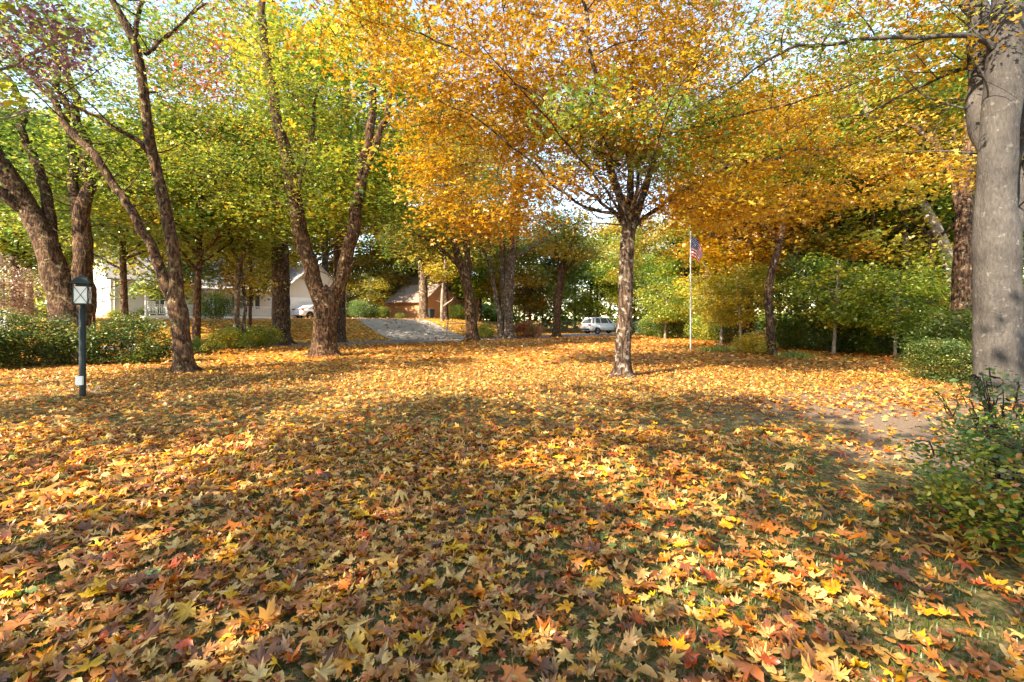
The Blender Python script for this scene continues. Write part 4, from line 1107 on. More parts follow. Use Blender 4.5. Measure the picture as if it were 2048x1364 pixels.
G5 = 'background trees beyond the street'
for (x, D, pr, s, pal, lab) in [
    (700, 74, 'broad', 1.1, 'gold', 'golden background tree above the top of the driveway'), (905, 70, 'broad', 1.05, 'yellowgreen', 'yellow green background tree over the brick house porch'),
    (1085, 74, 'broad', 1.0, 'bluegreen', 'blue green background tree left of the vase shaped tree'), (960, 62, 'broad', 1.5, 'yellowgreen', 'large yellow green tree between the brick house and the tall greyish tree'), (1060, 58, 'broad', 1.25, 'gold', 'golden tree over the bare pinkish tree'),
    (830, 64, 'broadhi', 1.3, 'gold', 'tall golden tree over the brick house wall'), (1180, 66, 'broadhi', 1.2, 'yellowgreen', 'high crowned tree above the white car roof'), (1300, 52, 'broadhi', 1.1, 'gold', 'high crowned golden tree right of the central trunk'), (890, 47, 'tall2', 1.3, 'gold', 'very tall golden tree left of the curved street side trunk'), (40, 56, 'tall', 1.25, 'yellowgreen', 'very tall green tree far behind the multi stemmed tree'), (300, 66, 'tall', 1.45, 'yellowgreen', 'very tall tree far behind the pale house'), (520, 50, 'tall2', 1.3, 'yellowgreen', 'very tall tree behind the link of house and garage'),
    (1000, 70, 'tall2', 1.1, 'yellowgreen', 'tall far tree behind the tall greyish tree'), (1110, 62, 'tall', .85, 'bluegreen', 'tall far tree over the vase shaped tree'), (1250, 75, 'tall2', 1.15, 'gold', 'tall far golden tree behind the central maple'),
    (130, 48, 'tall2', 1.25, 'yellowgreen', 'very tall tree over the gable of the pale house'), (420, 70, 'tall', 1.6, 'gold', 'giant golden tree far behind the pale house porch'), (650, 56, 'tall', 1.4, 'yellowgreen', 'very tall tree far behind the forked tree'), (760, 76, 'tall2', 1.5, 'yellowgreen', 'very tall green tree beyond the top of the driveway'),
    (1150, 80, 'broad', 1.2, 'yellowgreen', 'far yellow green tree over the roof of the white car'),
    (1270, 62, 'broad', 1.1, 'yellowgreen', 'green background tree behind the central maple trunk'), (1400, 60, 'broad', 1.2, 'gold', 'golden background tree behind the flagpole'),
    (1500, 52, 'broad', 1.2, 'green', 'dark green background tree behind the crooked dark trunk'), (1220, 96, 'tall', .8, 'green', 'tall far tree above the white car'),
    (1340, 84, 'tall2', .9, 'yellowgreen', 'tall far tree between white car and flagpole'), (1640, 46, 'tall', 1.0, 'yellowgreen', 'tall far tree behind the blue green shrub'),
    (1760, 40, 'tall2', 1.05, 'gold', 'tall golden tree deep in the right hand woods'), (1900, 34, 'tall', 1.0, 'green', 'tall green tree deep in the woods by the ivy covered trunk'),
    (150, 62, 'broad', 1.2, 'yellowgreen', 'background tree behind the gable of the pale house'), (545, 80, 'broad', 1.3, 'green', 'background tree behind the garage of the pale house'),
    (-60, 40, 'tall2', 1.0, 'yellowgreen', 'background tree past the left edge'), (200, 40, 'tall', .85, 'yellowgreen', 'tall leafy tree right over the corner of the pale house'),
    (420, 46, 'tall2', .95, 'yellowgreen', 'tall leafy tree over the middle of the pale house'), (800, 90, 'tall2', 1.0, 'gold', 'tall far golden tree over the brick wall')]:
    put(pr, 'background_tree', lab, 'tree', x, D, s, pal, group=G5)

# trees outside the frame at the back left whose shade lies over the near lawn
for (x, y, pr, s, lab) in [(-11.2, -4.0, 'shade', 0.95, 'broad tree beside the viewer shading the near lawn on the left'), (-6.6, -8.6, 'shade', 0.95, 'tall tree behind the viewer shading the near lawn'),
                           (-0.6, -10.2, 'shade', 0.9, 'tall tree behind the viewer shading the dirt on the right'), (-15.5, 0.0, 'shade', 0.7, 'tree far to the left of the viewer'), (1.4, -2.6, 'shade', 0.85, 'tree beside the viewer dappling the big grey trunk'), (-13.4, 8.0, 'shade', 0.72, 'tree just outside the left edge near the lamp post')]:
    o = put(pr, 'shade_tree', lab, 'tree', 1024, 1.0, s, 'yellowgreen')
    o.location = (x, y, 0)

# far wood that closes the view
def far_wood():
    r = np.random.default_rng(77)
    n = 130
    X = r.uniform(-120, 130, n); Y = r.uniform(84, 125, n) + np.abs(X) * 0.02
    Y = np.where(X > 25, Y - r.uniform(15, 35, n), Y)
    Y = np.where(X < -38, Y - r.uniform(8, 22, n), Y)
    Hh = r.uniform(7, 15, n) * np.where(np.abs(X - 8) < 22, 0.72, 1)
    pos, rnd = [], []
    for i in range(n):
        c = ell(r, (X[i], Y[i], Hh[i] * .52), (Hh[i] * .36, Hh[i] * .36, Hh[i] * .5), 20, 0.4)
        q = c[r.integers(0, len(c), 300)] + r.normal(0, 0.75, (300, 3))
        base = r.uniform(0.1, 0.85)
        pos.append(q); rnd.append(np.stack([np.clip(base + r.normal(0, .18, 300), 0, .99), r.uniform(.75, 1.2, 300)], 1))
    for i in range(170):
        x0, y0 = r.uniform(-95, 110), r.uniform(70, 84); y0 = y0 + 10 if -20 < x0 < 2 else y0
        q = np.array([x0, y0, 1.3]) + r.normal(0, 1, (150, 3)) * [1.6, 1.2, .95]
        base = r.uniform(0.0, 0.6)
        pos.append(q); rnd.append(np.stack([np.clip(base + r.normal(0, .15, 150), 0, .99), r.uniform(.7, 1.1, 150)], 1))
    pos = np.concatenate(pos); rnd = np.concatenate(rnd)
    pos[:, 2] += gz(pos[:, 0], pos[:, 1])
    me = leaf_batch('far_wood', [DIAMOND, BLOB], pos, rnd, r.uniform(.5, .85, len(pos)), r, 0.7, None, .3)
    tag(obj('far_wood', me, LM['yellowgreen']), 'distant mixed wood of green and yellow trees closing the view', 'wood', kind='stuff')
far_wood()

# leaning pale trunks of the right woods
def leaning(name, label, pts, bark, seed, extra=()):
    W = limb_world(pts); b = W[0, :3].copy(); b[2] = float(gz(b[0], b[1])) - .05; W[0, 2] = b[2]
    t = Tree(name, label, tuple(b), bark, 'green', seed)
    t.limb('trunk', W, 14, 0.15, 0.1, 0.2)
    for e in extra: t.limb('branch', limb_world(e), 8, 0.2, 0.08)
    c = np.concatenate([ell(t.rng, (W[-1, 0], W[-1, 1] + .8, W[-1, 2] + .3), (2.2, 1.8, 1.2), 26, .2)])
    t.crown(c, 60, .6, .25, .17, [DIAMOND, BLOB], None, jitter=.15)
D = 16
leaning('ivy_clad_tree', 'reddish ivy covered trunk immediately left of the big grey trunk', [(1927, 728, D, 40), (1927, 660, D, 38), (1926, 560, D, 34), (1928, 450, D, 28), (1934, 340, D, 22), (1944, 200, D, 17), (1950, 60, D, 12)], 'dark', 51,
        [[(1927, 470, D, 16), (1912, 380, D + .3, 14), (1885, 310, D + .6, 11), (1840, 260, D + .9, 9), (1795, 238, D + 1.2, 6)]])
D = 20
leaning('leaning_tree', 'pale trunk leaning left across the right hand woods', [(1925, 700, D, 20), (1912, 600, D, 22), (1890, 500, D, 21), (1862, 440, D, 20), (1820, 370, D, 18), (1780, 300, D, 16), (1735, 220, D, 13), (1695, 150, D, 10)], 'pale', 52,
        [[(1820, 370, D, 9), (1780, 345, D + .2, 8), (1745, 320, D + .4, 5)]])
D = 33
leaning('bent_tree', 'weathered grey trunk leaning left behind the flagpole sapling', [(1497, 690, D, 24), (1488, 640, D, 20), (1478, 580, D, 17), (1468, 520, D, 15), (1460, 460, D, 12), (1462, 400, D, 8)], 'tan', 53)
D = 42
leaning('dark_tree', 'dark bare limbed tree left of the flagpole', [(1372, 668, D, 16), (1370, 610, D, 14), (1368, 540, D, 13), (1358, 480, D, 11), (1345, 420, D, 8), (1335, 350, D, 5)], 'dark', 54,
        [[(1362, 500, D, 6), (1340, 480, D, 5), (1318, 462, D, 4)], [(1368, 540, D, 6), (1385, 490, D, 5), (1400, 440, D, 4)]])

# ------------------------------------------------------------------ hedges and near bushes
def hedge(name, label, cat, c, rad, ncl, per, size, pal, seed, spread, tm=None, bark='tan', nst=14, zmin=.05, clumpfn=None, square=False, jit=.18):
    t = Tree(name, label, tuple(c), bark, pal, seed, cat=cat)
    r = t.rng
    for i in range(nst):
        a = r.uniform(0, 6.28); q = r.uniform(.1, .85)
        x = c[0] + rad[0] * q * math.cos(a); y = c[1] + rad[1] * q * math.sin(a)
        x0 = c[0] + rad[0] * q * .7 * math.cos(a); y0 = c[1] + rad[1] * q * .5 * math.sin(a)
        t.limb('stem', np.array([[x0, y0, c[2] - .03, .014], [(x + x0) / 2, (y + y0) / 2, c[2] + rad[2] * .5, .011], [x, y, c[2] + rad[2] * r.uniform(.8, 1.05), .006]]), 5, .15)
    if square:
        q = r.uniform(-1, 1, (ncl, 3)); ax = r.integers(0, 3, ncl)
        q[np.arange(ncl), ax] = np.sign(q[np.arange(ncl), ax]) * r.uniform(.75, 1, ncl)
        pts = np.array([c[0], c[1], c[2] + rad[2] * .52]) + q * np.array([rad[0], rad[1], rad[2] * .5])
    else:
        pts = ell(r, (c[0], c[1], c[2] + rad[2] * .48), (rad[0], rad[1], rad[2] * .55), ncl, .45, c[2] + zmin)
        k = noise3(pts * (2.2 / max(rad[2], .3)) * .6 + seed); pts = pts[k > .25]
    t.crown(pts, per, spread, spread * .6, size, tm or [OVAL], clumpfn, twigs=False, minh=.03, jitter=jit, rad=.010, tilt_sd=.8, maxr=.012)
    return t

for (x, yb, D, rx, rz, lab, sd) in [(40, 735, 14.6, 1.6, 1.75, 'wide leafy azalea hedge at the far left edge of the lawn', 61), (165, 728, 15.4, 1.25, 1.6, 'azalea bush directly behind the lamp post', 62),
                                    (262, 722, 15.8, 1.4, 1.65, 'azalea bush between the lamp post and the leaning tree', 63), (-60, 735, 13.5, 1.3, 1.75, 'azalea bush cut off by the left edge', 64)]:
    c = P(x, yb, D); c[2] = float(gz(c[0], c[1]))
    hedge('azalea_bush', lab, 'bush', c, (rx, .95, rz), 170, 75, .085, 'hedge', sd, .2, jit=.22)
c = P(1905, 765, 11.0); c[2] = float(gz(c[0], c[1]))
hedge('clipped_hedge', 'dark clipped boxy hedge against the big grey trunk', 'hedge', c, (.60, .6, .92), 260, 90, .045, 'hedge', 65, .13, square=True, bark='dark', nst=10)

# the azalea in the right foreground
c = np.array([3.60, 2.95, 0.0])
OV4 = (np.array([[0, -.5, 0], [.24, -.15, .05], [.22, .18, .05], [0, .5, -.1], [-.22, .18, .06], [-.24, -.15, .05]]), np.array([[0, 1, 5], [1, 2, 5], [2, 4, 5], [2, 3, 4]]))
t = hedge('azalea_bush', 'green and yellow azalea bush in the near right corner', 'bush', c, (.78, .85, .84), 270, 42, .046, 'azalea', 66, .085, [OV4], nst=26, jit=.22)
t2 = Tree('azalea_bush', 'tall thin dark leaved shoots rising in front of the big grey trunk', (3.75, 3.45, 0), 'dark', 'hedge', 67, cat='bush')
r = t2.rng; cc = []
for i in range(13):
    a = r.uniform(0, 6.28); q = r.uniform(.05, .5)
    x, y, h = 3.75 + q * math.cos(a), 3.5 + q * .8 * math.sin(a), r.uniform(.85, 1.18)
    t2.limb('stem', np.array([[3.75 + .1 * math.cos(a), 3.45 + .1 * math.sin(a), -.03, .009], [3.75 + (x - 3.75) * .5, 3.45 + (y - 3.45) * .5, h * .55, .006], [x, y, h, .003]]), 5, .08)
    for k in range(6): cc.append([3.75 + (x - 3.75) * (.5 + .1 * k), 3.45 + (y - 3.45) * (.5 + .1 * k), h * (.55 + .09 * k)])
t2.crown(np.array(cc), 9, .045, .03, .05, [OV4], None, .8, .3, twigs=False, minh=.02, rad=.004, maxr=.004)

# clumps of green border grass
for (x, y, n, rx, lab) in [(1440, 706, 900, 1.1, 'flat clump of green border grass right of the flagpole'), (1588, 718, 700, .62, 'arching clump of green border grass by the crooked dark trunk')]:
    D = CZ * F / (y - HY); cx = (x - 1024) / F * D
    X = cx + rng.normal(0, rx * .45, n); Y = D + rng.normal(0, .22, n)
    o = grass_patch('grass_clump', X, Y, rng.uniform(.14, .30, n), rng.uniform(.012, .02, n), LM['green'], None, 1.1)
    del o['kind']
    tag(o, lab, 'grass')

# ------------------------------------------------------------------ lamp post
M_POST = plain('dark_green_post_paint', (.011, .017, .015), .45, .3, .3, 8)
M_FROST = plain('frosted_lantern_glass', (.72, .70, .66), .35, 0, .06, 10)
M_WHITE = plain('white_paint', (.72, .72, .70), .5, 0, .05, 2)
M_PLAS = plain('white_plastic', (.78, .78, .74), .45, 0, .06, 6)
bp = P(165, 795, 8.8)
lp = empty('lamp_post', (bp[0], bp[1], float(gz(bp[0], bp[1]))), math.radians(28))
lp.scale = (.78, .78, 1.0)
tag(lp, 'dark green lamp post with cross braced white lantern on the left lawn', 'lamp post')
MB().lathe([(.066, -.1), (.066, 1.72), (.052, 1.73), (.052, 1.80)], 20).build('pole', M_POST, lp, smooth=True)
b0 = MB()
b0.box(-.15, .15, -.15, .15, 1.800, 1.825); b0.box(-.035, .035, -.035, .035, 1.740, 1.800)
b0.build('lantern_base', M_POST, lp, .004)
for sx, sy in ((0, -1), (0, 1), (1, 0), (-1, 0)):
    q = MB()
    if sx == 0: q.box(-.125, .125, sy * .135 - .003, sy * .135 + .003, 1.830, 2.150)
    else: q.box(sx * .135 - .003, sx * .135 + .003, -.125, .125, 1.830, 2.150)
    pane = q.build('pane', M_FROST, lp)
    x = MB()
    if sx == 0:
        yy = sy * .142
        x.bar((-.125, yy, 1.830), (.125, yy, 2.150), .0055, 6); x.bar((.125, yy + sy * .004, 1.830), (-.125, yy + sy * .004, 2.150), .0055, 6)
    else:
        xx = sx * .142
        x.bar((xx, -.125, 1.830), (xx, .125, 2.150), .0055, 6); x.bar((xx + sx * .004, .125, 1.830), (xx + sx * .004, -.125, 2.150), .0055, 6)
    x.build('cross_brace', M_POST, pane)
for sx in (-1, 1):
    for sy in (-1, 1):
        MB().box(sx * .138 - .012, sx * .138 + .012, sy * .138 - .012, sy * .138 + .012, 1.824, 2.208).build('corner_bar', M_POST, lp)
q = MB(); k = 0
prof = [(.185, 2.206), (.185, 2.225), (.10, 2.325), (.05, 2.0), (.05, 2.365), (.018, 2.370), (.012, 2.400)]
q.lathe([(r_ * 1.414, z) for r_, z in prof], 4)
rf = q.build('lantern_roof', M_POST, lp); rf.rotation_euler = (0, 0, math.radians(45))
q = MB(); q.box(-.075, .075, -.125, -.068, .26, .43); ob = q.build('outlet_box', M_PLAS, lp, .008)
ob.rotation_euler = (0, 0, math.radians(-20))
c1 = MB(); pts = [(.09, -.06, .27), (.14, -.05, .15), (.22, -.02, .10), (.30, .05, .22), (.33, .08, .06), (.42, .1, .012)]
for a, b_ in zip(pts[:-1], pts[1:]): c1.bar(a, b_, .006, 6)
c1.build('cable', M_PLAS, lp)

# ------------------------------------------------------------------ flagpole and flag
D = CZ * F / (705 - HY)
fx = (1381 - 1024) / F * D
fp = empty('flagpole', (fx, D, float(gz(fx, D))))
tag(fp, 'slim white flagpole at the right side of the lawn', 'flagpole')
M_POLE = plain('pale_metal', (.62, .62, .60), .35, .4, .08, 4)
MB().lathe([(.036, -.1), (.034, 2.4), (.028, 2.42), (.024, 5.45), (.001, 5.46)], 14).build('pole', M_POLE, fp, smooth=True)
MB().lathe([(.001, 5.44), (.035, 5.455), (.05, 5.49), (.035, 5.525), (.001, 5.54)], 12).build('finial', M_POLE, fp, smooth=True)
MB().box(.03, .05, -.03, .03, 1.15, 1.17).build('cleat', M_POLE, fp)
def flag():
    m, nt, out = mat('flag_cloth')
    at = N(nt, 'ShaderNodeAttribute', attribute_name='UVMap'); sp = N(nt, 'ShaderNodeSeparateXYZ'); L(nt, at.outputs['Vector'], sp.inputs[0])
    def M(op, a, b_=None):
        n = N(nt, 'ShaderNodeMath', operation=op)
        for i, v in enumerate((a, b_)):
            if v is None: continue
            if isinstance(v, (int, float)): n.inputs[i].default_value = v
            else: L(nt, v, n.inputs[i])
        return n.outputs[0]
    u, v = sp.outputs[0], sp.outputs[1]
    st = M('MODULO', M('FLOOR', M('MULTIPLY', v, 12.999)), 2.0)
    stripes = mixc(nt, st, (.55, .03, .045), (.75, .73, .70))
    cu, cv = M('MULTIPLY', u, 2.5), M('DIVIDE', M('SUBTRACT', v, 6 / 13), 7 / 13)
    canton = M('MULTIPLY', M('LESS_THAN', u, .4), M('GREATER_THAN', v, 6 / 13))
    gx, gy = M('MULTIPLY', cu, 11.0), M('MULTIPLY', cv, 9.0)
    dx, dy = M('SUBTRACT', M('FRACT', gx), .5), M('SUBTRACT', M('FRACT', gy), .5)
    par = M('MODULO', M('ADD', M('FLOOR', gx), M('FLOOR', gy)), 2.0)
    star = M('MULTIPLY', M('LESS_THAN', M('ADD', M('MULTIPLY', dx, dx), M('MULTIPLY', dy, dy)), .13), M('LESS_THAN', par, .5))
    blue = mixc(nt, star, (.02, .035, .16), (.78, .78, .78))
    c = mixc(nt, canton, stripes, blue)
    d = N(nt, 'ShaderNodeBsdfDiffuse'); t_ = N(nt, 'ShaderNodeBsdfTranslucent'); L(nt, c, d.inputs[0]); L(nt, c, t_.inputs[0])
    mx = N(nt, 'ShaderNodeMixShader'); mx.inputs[0].default_value = .3; L(nt, d.outputs[0], mx.inputs[1]); L(nt, t_.outputs[0], mx.inputs[2]); L(nt, mx.outputs[0], out.inputs[0])
    nu, nv = 26, 18
    u, v = np.meshgrid(np.linspace(0, 1, nu), np.linspace(0, 1, nv))
    # hanging slack: the fly end drops, cloth gathers into folds near the pole
    x = .035 + .58 * (1 - np.exp(-2.2 * u)) * (0.55 + .45 * v) ; drop = .85 * u ** 1.15
    z = 5.30 - (1 - v) * .95 - drop * (0.35 + .65 * v)
    y = .07 * np.sin(u * 13 + v * 2.0) * u ** .5 + .03 * np.sin(u * 29 + v * 4)
    V = np.stack([x, y, z], -1).reshape(-1, 3)
    f = [(j * nu + i, j * nu + i + 1, (j + 1) * nu + i + 1, (j + 1) * nu + i) for j in range(nv - 1) for i in range(nu - 1)]
    me = bpy.data.meshes.new('flag'); me.from_pydata([tuple(p) for p in V], [], f)
    uv = me.uv_layers.new(name='UVMap'); U = np.stack([u, v], -1).reshape(-1, 2)
    li = np.zeros(len(me.loops), np.int32); me.loops.foreach_get('vertex_index', li)
    uv.data.foreach_set('uv', U[li].astype(np.float32).ravel())
    me.polygons.foreach_set('use_smooth', np.ones(len(me.polygons), bool)); me.update()
    o = obj('flag', me, m, None, (fx, D, float(gz(fx, D))))
    o.rotation_euler = (0, 0, math.radians(-20))
    tag(o, 'red white and blue striped flag hanging limp from the flagpole', 'flag')
flag()

# ------------------------------------------------------------------ pale clapboard house
def brick_mat(name, c1, c2, mortar, sx=1.0):
    m, nt, out = mat(name)
    tc = N(nt, 'ShaderNodeTexCoord')
    sp = N(nt, 'ShaderNodeSeparateXYZ'); L(nt, tc.outputs['Object'], sp.inputs[0])
    ad = N(nt, 'ShaderNodeMath', operation='ADD'); L(nt, sp.outputs[0], ad.inputs[0]); L(nt, sp.outputs[1], ad.inputs[1])
    cb = N(nt, 'ShaderNodeCombineXYZ'); L(nt, ad.outputs[0], cb.inputs[0]); L(nt, sp.outputs[2], cb.inputs[1])
    br = N(nt, 'ShaderNodeTexBrick'); L(nt, cb.outputs[0], br.inputs['Vector'])
    br.inputs['Color1'].default_value = (*c1, 1); br.inputs['Color2'].default_value = (*c2, 1); br.inputs['Mortar'].default_value = (*mortar, 1)
    br.inputs['Scale'].default_value = 1.0; br.inputs['Brick Width'].default_value = .23; br.inputs['Row Height'].default_value = .085; br.inputs['Mortar Size'].default_value = .010
    b = N(nt, 'ShaderNodeBsdfPrincipled'); b.inputs['Roughness'].default_value = .9; L(nt, br.outputs[0], b.inputs['Base Color'])
    bp_ = N(nt, 'ShaderNodeBump'); bp_.inputs['Strength'].default_value = .5; bp_.inputs['Distance'].default_value = .01; bp_.invert = True
    L(nt, br.outputs[1], bp_.inputs['Height']); L(nt, bp_.outputs[0], b.inputs['Normal'])
    L(nt, b.outputs[0], out.inputs[0])
    return m
M_SIDE = plain('white_siding', (.66, .65, .64), .6, 0, .06, 1.0)
M_CREAM = plain('cream_siding', (.58, .53, .46), .6, 0, .06, 1.0)
M_ROOF = plain('grey_shingles', (.30, .29, .30), .9, 0, .3, 9, .2, .5)
M_ROOFT = plain('weathered_brown_shingles', (.34, .25, .20), .9, 0, .3, 9, .2, .5)
M_DARK = plain('dark_shutter_paint', (.03, .045, .06), .5, 0, .2, 5)
M_BRICK = brick_mat('orange_brick', (.50, .20, .07), (.62, .29, .11), (.52, .38, .26))
M_BRICKD = brick_mat('red_brick', (.34, .13, .08), (.42, .19, .11), (.42, .34, .28))
M_BEAM = plain('brown_timber', (.20, .10, .05), .7, 0, .2, 5)
m, nt, out = mat('window_glass')
b_ = N(nt, 'ShaderNodeBsdfPrincipled'); b_.inputs['Base Color'].default_value = (.10, .12, .12, 1); b_.inputs['Roughness'].default_value = .06; b_.inputs['Specular IOR Level'].default_value = .8
L(nt, b_.outputs[0], out.inputs[0]); M_GLASS = m

def clapboard(mb, x0, x1, y, z0, z1, top=None, n=.15):
    """courses on a wall facing -y; top(x-interval) clips a gable"""
    z = z0
    while z < z1 - 1e-3:
        h = min(n, z1 - z); a0, a1, b0_, b1 = x0, x1, x0, x1
        if top:
            a0, a1 = top(z); b0_, b1 = top(z + h)
        mb.quad((a0, y - .022, z), (a1, y - .022, z), (b1, y - .004, z + h), (b0_, y - .004, z + h))
        mb.quad((a0, y, z), (a1, y, z), (a1, y - .022, z), (a0, y - .022, z))
        z += h

def window(parent, x0, x1, z0, z1, y, sash=2, name='window', shutters=False):
    f = MB()
    t_ = .09
    f.box(x0 - t_, x0, y - .07, y - .005, z0, z1); f.box(x1, x1 + t_, y - .07, y - .005, z0, z1)
    f.box(x0 - t_, x1 + t_, y - .072, y - .003, z1, z1 + t_ * 1.2); f.box(x0 - t_ * 1.4, x1 + t_ * 1.4, y - .10, y - .003, z0 - t_, z0)
    w = f.build(name, M_WHITE, parent)
    for k in range(sash):
        a = x0 + (x1 - x0) * k / sash; b2 = x0 + (x1 - x0) * (k + 1) / sash
        MB().box(a + .04, b2 - .04, y - .035, y - .03, z0 + .03, z1 - .03).build('pane', M_GLASS, w)
        g = MB(); g.box(a + .001, a + .045, y - .055, y - .026, z0, z1 - .001); g.box(b2 - .045, b2 - .001, y - .055, y - .026, z0, z1 - .001)
        g.box(a + .045, b2 - .045, y - .052, y - .028, (z0 + z1) / 2 - .025, (z0 + z1) / 2 + .025)
        g.build('sash', M_WHITE, w)
    if shutters:
        for (a, b2) in ((x0 - t_ - .42, x0 - t_ - .01), (x1 + t_ + .01, x1 + t_ + .42)):
            MB().box(a, b2, y - .06, y - .022, z0 - .05, z1 + .05).build('shutter', M_DARK, parent)
    return w

def gable_roof(parent, x0, x1, y0, y1, ze, zr, ov=.35, m=None, along='x', name='roof'):
    t_ = .12
    q = MB()
    if along == 'x':
        ym = (y0 + y1) / 2; s = (zr - ze) / (ym - y0)
        q.prism([(y0 - ov, ze - ov * s), (ym, zr), (y1 + ov, ze - ov * s), (y1 + ov, ze - ov * s + t_), (ym, zr + t_), (y0 - ov, ze - ov * s + t_)], 0, x0 - ov, x1 + ov)
    else:
        xm = (x0 + x1) / 2; s = (zr - ze) / (xm - x0)
        q.prism([(x0 - ov, ze - ov * s), (xm, zr), (x1 + ov, ze - ov * s), (x1 + ov, ze - ov * s + t_), (xm, zr + t_), (x0 - ov, ze - ov * s + t_)], 1, y0 - ov, y1 + ov)
    return q.build(name, m or M_ROOF, parent)

def pale_house():
    X0, Y0 = -31.7, 36.0
    h = empty('pale_house', (X0, Y0, 1.50), math.radians(52))
    tag(h, 'pale clapboard house with front porch and garage behind the left trees', 'house')
    W_, Dp, E, R = 12.5, 8.0, 3.5, 7.2
    MB().box(-.02, W_ + .02, -.02, Dp + .02, -1.2, .42).build('foundation', M_BRICKD, h)
    q = MB(); clapboard(q, 0, W_, 0, .42, E); q.box(0, W_, 0, Dp, .42, E); q.build('front_wall', M_SIDE, h)
    # gable end facing local -x, modelled facing -y then turned
    g = MB(); clapboard(g, 0, Dp, 0, .42, E, None); clapboard(g, 0, Dp, 0, E, R, lambda z: (Dp / 2 * (z - E) / (R - E), Dp - Dp / 2 * (z - E) / (R - E)))
    ge = g.build('gable_wall', M_SIDE, h)
    ge.rotation_euler = (0, 0, math.radians(-90)); ge.location = (-.003, Dp, 0)
    MB().prism([(0.05, E), (Dp - .05, E), (Dp / 2, R - .05)], 0, .02, W_ - .02).build('attic', M_SIDE, h)
    gable_roof(h, 0, W_, 0, Dp, E, R, .35, M_ROOF)
    for k in (2.2, 5.2):
        ww = window(ge, k, k + .75, 1.3, 2.7, -.02, 1)
    window(ge, 3.6, 4.4, 4.3, 5.5, -.02, 1)
    cb = MB(); cb.box(-.06, .10, -.06, -.004, .42, E - .02); cb.build('corner_board', M_WHITE, h)
    # porch
    px0, px1, pd = 1.7, 11.6, 1.9
    MB().box(px0, px1, -pd, -.025, .05, .38).build('porch_floor', M_WHITE, h)
    MB().prism([(-pd - .25, 2.62), (-.03, 3.15), (-.03, 3.27), (-pd - .25, 2.74)], 0, px0 - .25, px1 + .25).build('porch_roof', M_ROOF, h)
    MB().box(px0, px1, -pd, -pd + .14, 2.42, 2.62).build('porch_beam', M_WHITE, h)
    for x in (px0 + .07, 4.1, 6.5, 9.0, px1 - .09):
        MB().box(x - .07, x + .07, -pd + .001, -pd + .139, .38, 2.42).build('porch_post', M_WHITE, h, .01)
    for (a, b2) in ((px0 + .14, 4.03), (4.17, 6.43), (9.07, px1 - .16)):
        q = MB(); q.box(a, b2, -pd + .045, -pd + .095, 1.20, 1.26); q.box(a, b2, -pd + .05, -pd + .09, .50, .55)
        x = a + .1
        while x < b2 - .05: q.box(x - .015, x + .015, -pd + .055, -pd + .085, .55, 1.20); x += .14
        q.build('railing', M_WHITE, h)
    window(h, 2.3, 3.9, 1.15, 2.35, -.022, 2, shutters=False)
    window(h, 9.2, 10.6, 1.15, 2.35, -.022, 2, shutters=True)
    d = MB(); d.box(6.6, 7.55, -.075, -.03, .40, 2.45); dr = d.build('door', M_WHITE, h)
    MB().box(6.85, 7.3, -.085, -.076, 1.4, 2.2).build('pane', M_GLASS, dr); MB().lathe([(.001, -.13), (.03, -.12), (.03, -.08)], 10, (7.47, 0, 1.3), 1).build('handle', M_POLE, dr)
    for k in range(3): MB().box(6.3, 7.9, -pd - .3 * (k + 1), -pd - .3 * k - .002, -.15, .26 - .12 * k).build('step', M_WHITE, h)
    # dormers
    for x in (4.0, 8.4):
        dm = MB(); dm.box(x, x + 1.5, 1.1, 4.0, 4.0, 5.6); dq = dm.build('dormer', M_SIDE, h)
        window(dq, x + .35, x + 1.15, 4.65, 5.5, 1.10, 1)
        gable_roof(dq, x, x + 1.5, 1.1, 4.0, 5.6, 6.3, .18, M_ROOF, 'y')
    # garage wing, gable to the front
    gx0, gx1, gy0, gy1, gE, gR = 13.0, 20.2, -.6, 7.5, 2.9, 6.0
    MB().box(gx0, gx1, gy0, gy1, -1.2, .2).build('garage_foundation', M_BRICKD, h)
    q = MB(); q.box(gx0 + .01, gx1 - .01, gy0 + .01, gy1, .2, gE); clapboard(q, gx0, gx1, gy0, .2, gE)
    xm = (gx0 + gx1) / 2
    clapboard(q, gx0, gx1, gy0, gE, gR, lambda z: (gx0 + (xm - gx0) * (z - gE) / (gR - gE), gx1 - (gx1 - xm) * (z - gE) / (gR - gE)))
    q.prism([(gx0 + .05, gE), (gx1 - .05, gE), (xm, gR - .05)], 1, gy0 + .01, gy1)
    q.build('garage_wall', M_CREAM, h)
    gable_roof(h, gx0, gx1, gy0, gy1, gE, gR, .35, M_ROOF, 'y', 'garage_roof')
    for x in (gx0 + .7, gx0 + 3.9):
        gd = MB().box(x, x + 2.6, gy0 - .05, gy0 - .024, .2, 2.35).build('garage_door', M_WHITE, h)
        for k in range(4): MB().box(x + .08, x + 2.52, gy0 - .065, gy0 - .051, .26 + k * .53, .70 + k * .53).build('panel', M_WHITE, gd)
    MB().box(W_, 13.0 - .002, .6, 5, -.8, 2.7).build('link_wall', M_SIDE, h)
    for (x, y) in ((.05, -.06), (W_ - .05, -.06)):
        MB().bar((x + .12, y - .04, .3), (x + .12, y - .04, E - .3), .04, 8).build('downspout', M_WHITE, h)
    return h
HOUSE = pale_house()
def house_pt(x, y, z): return HOUSE.matrix_basis @ Vector((x, y, z))

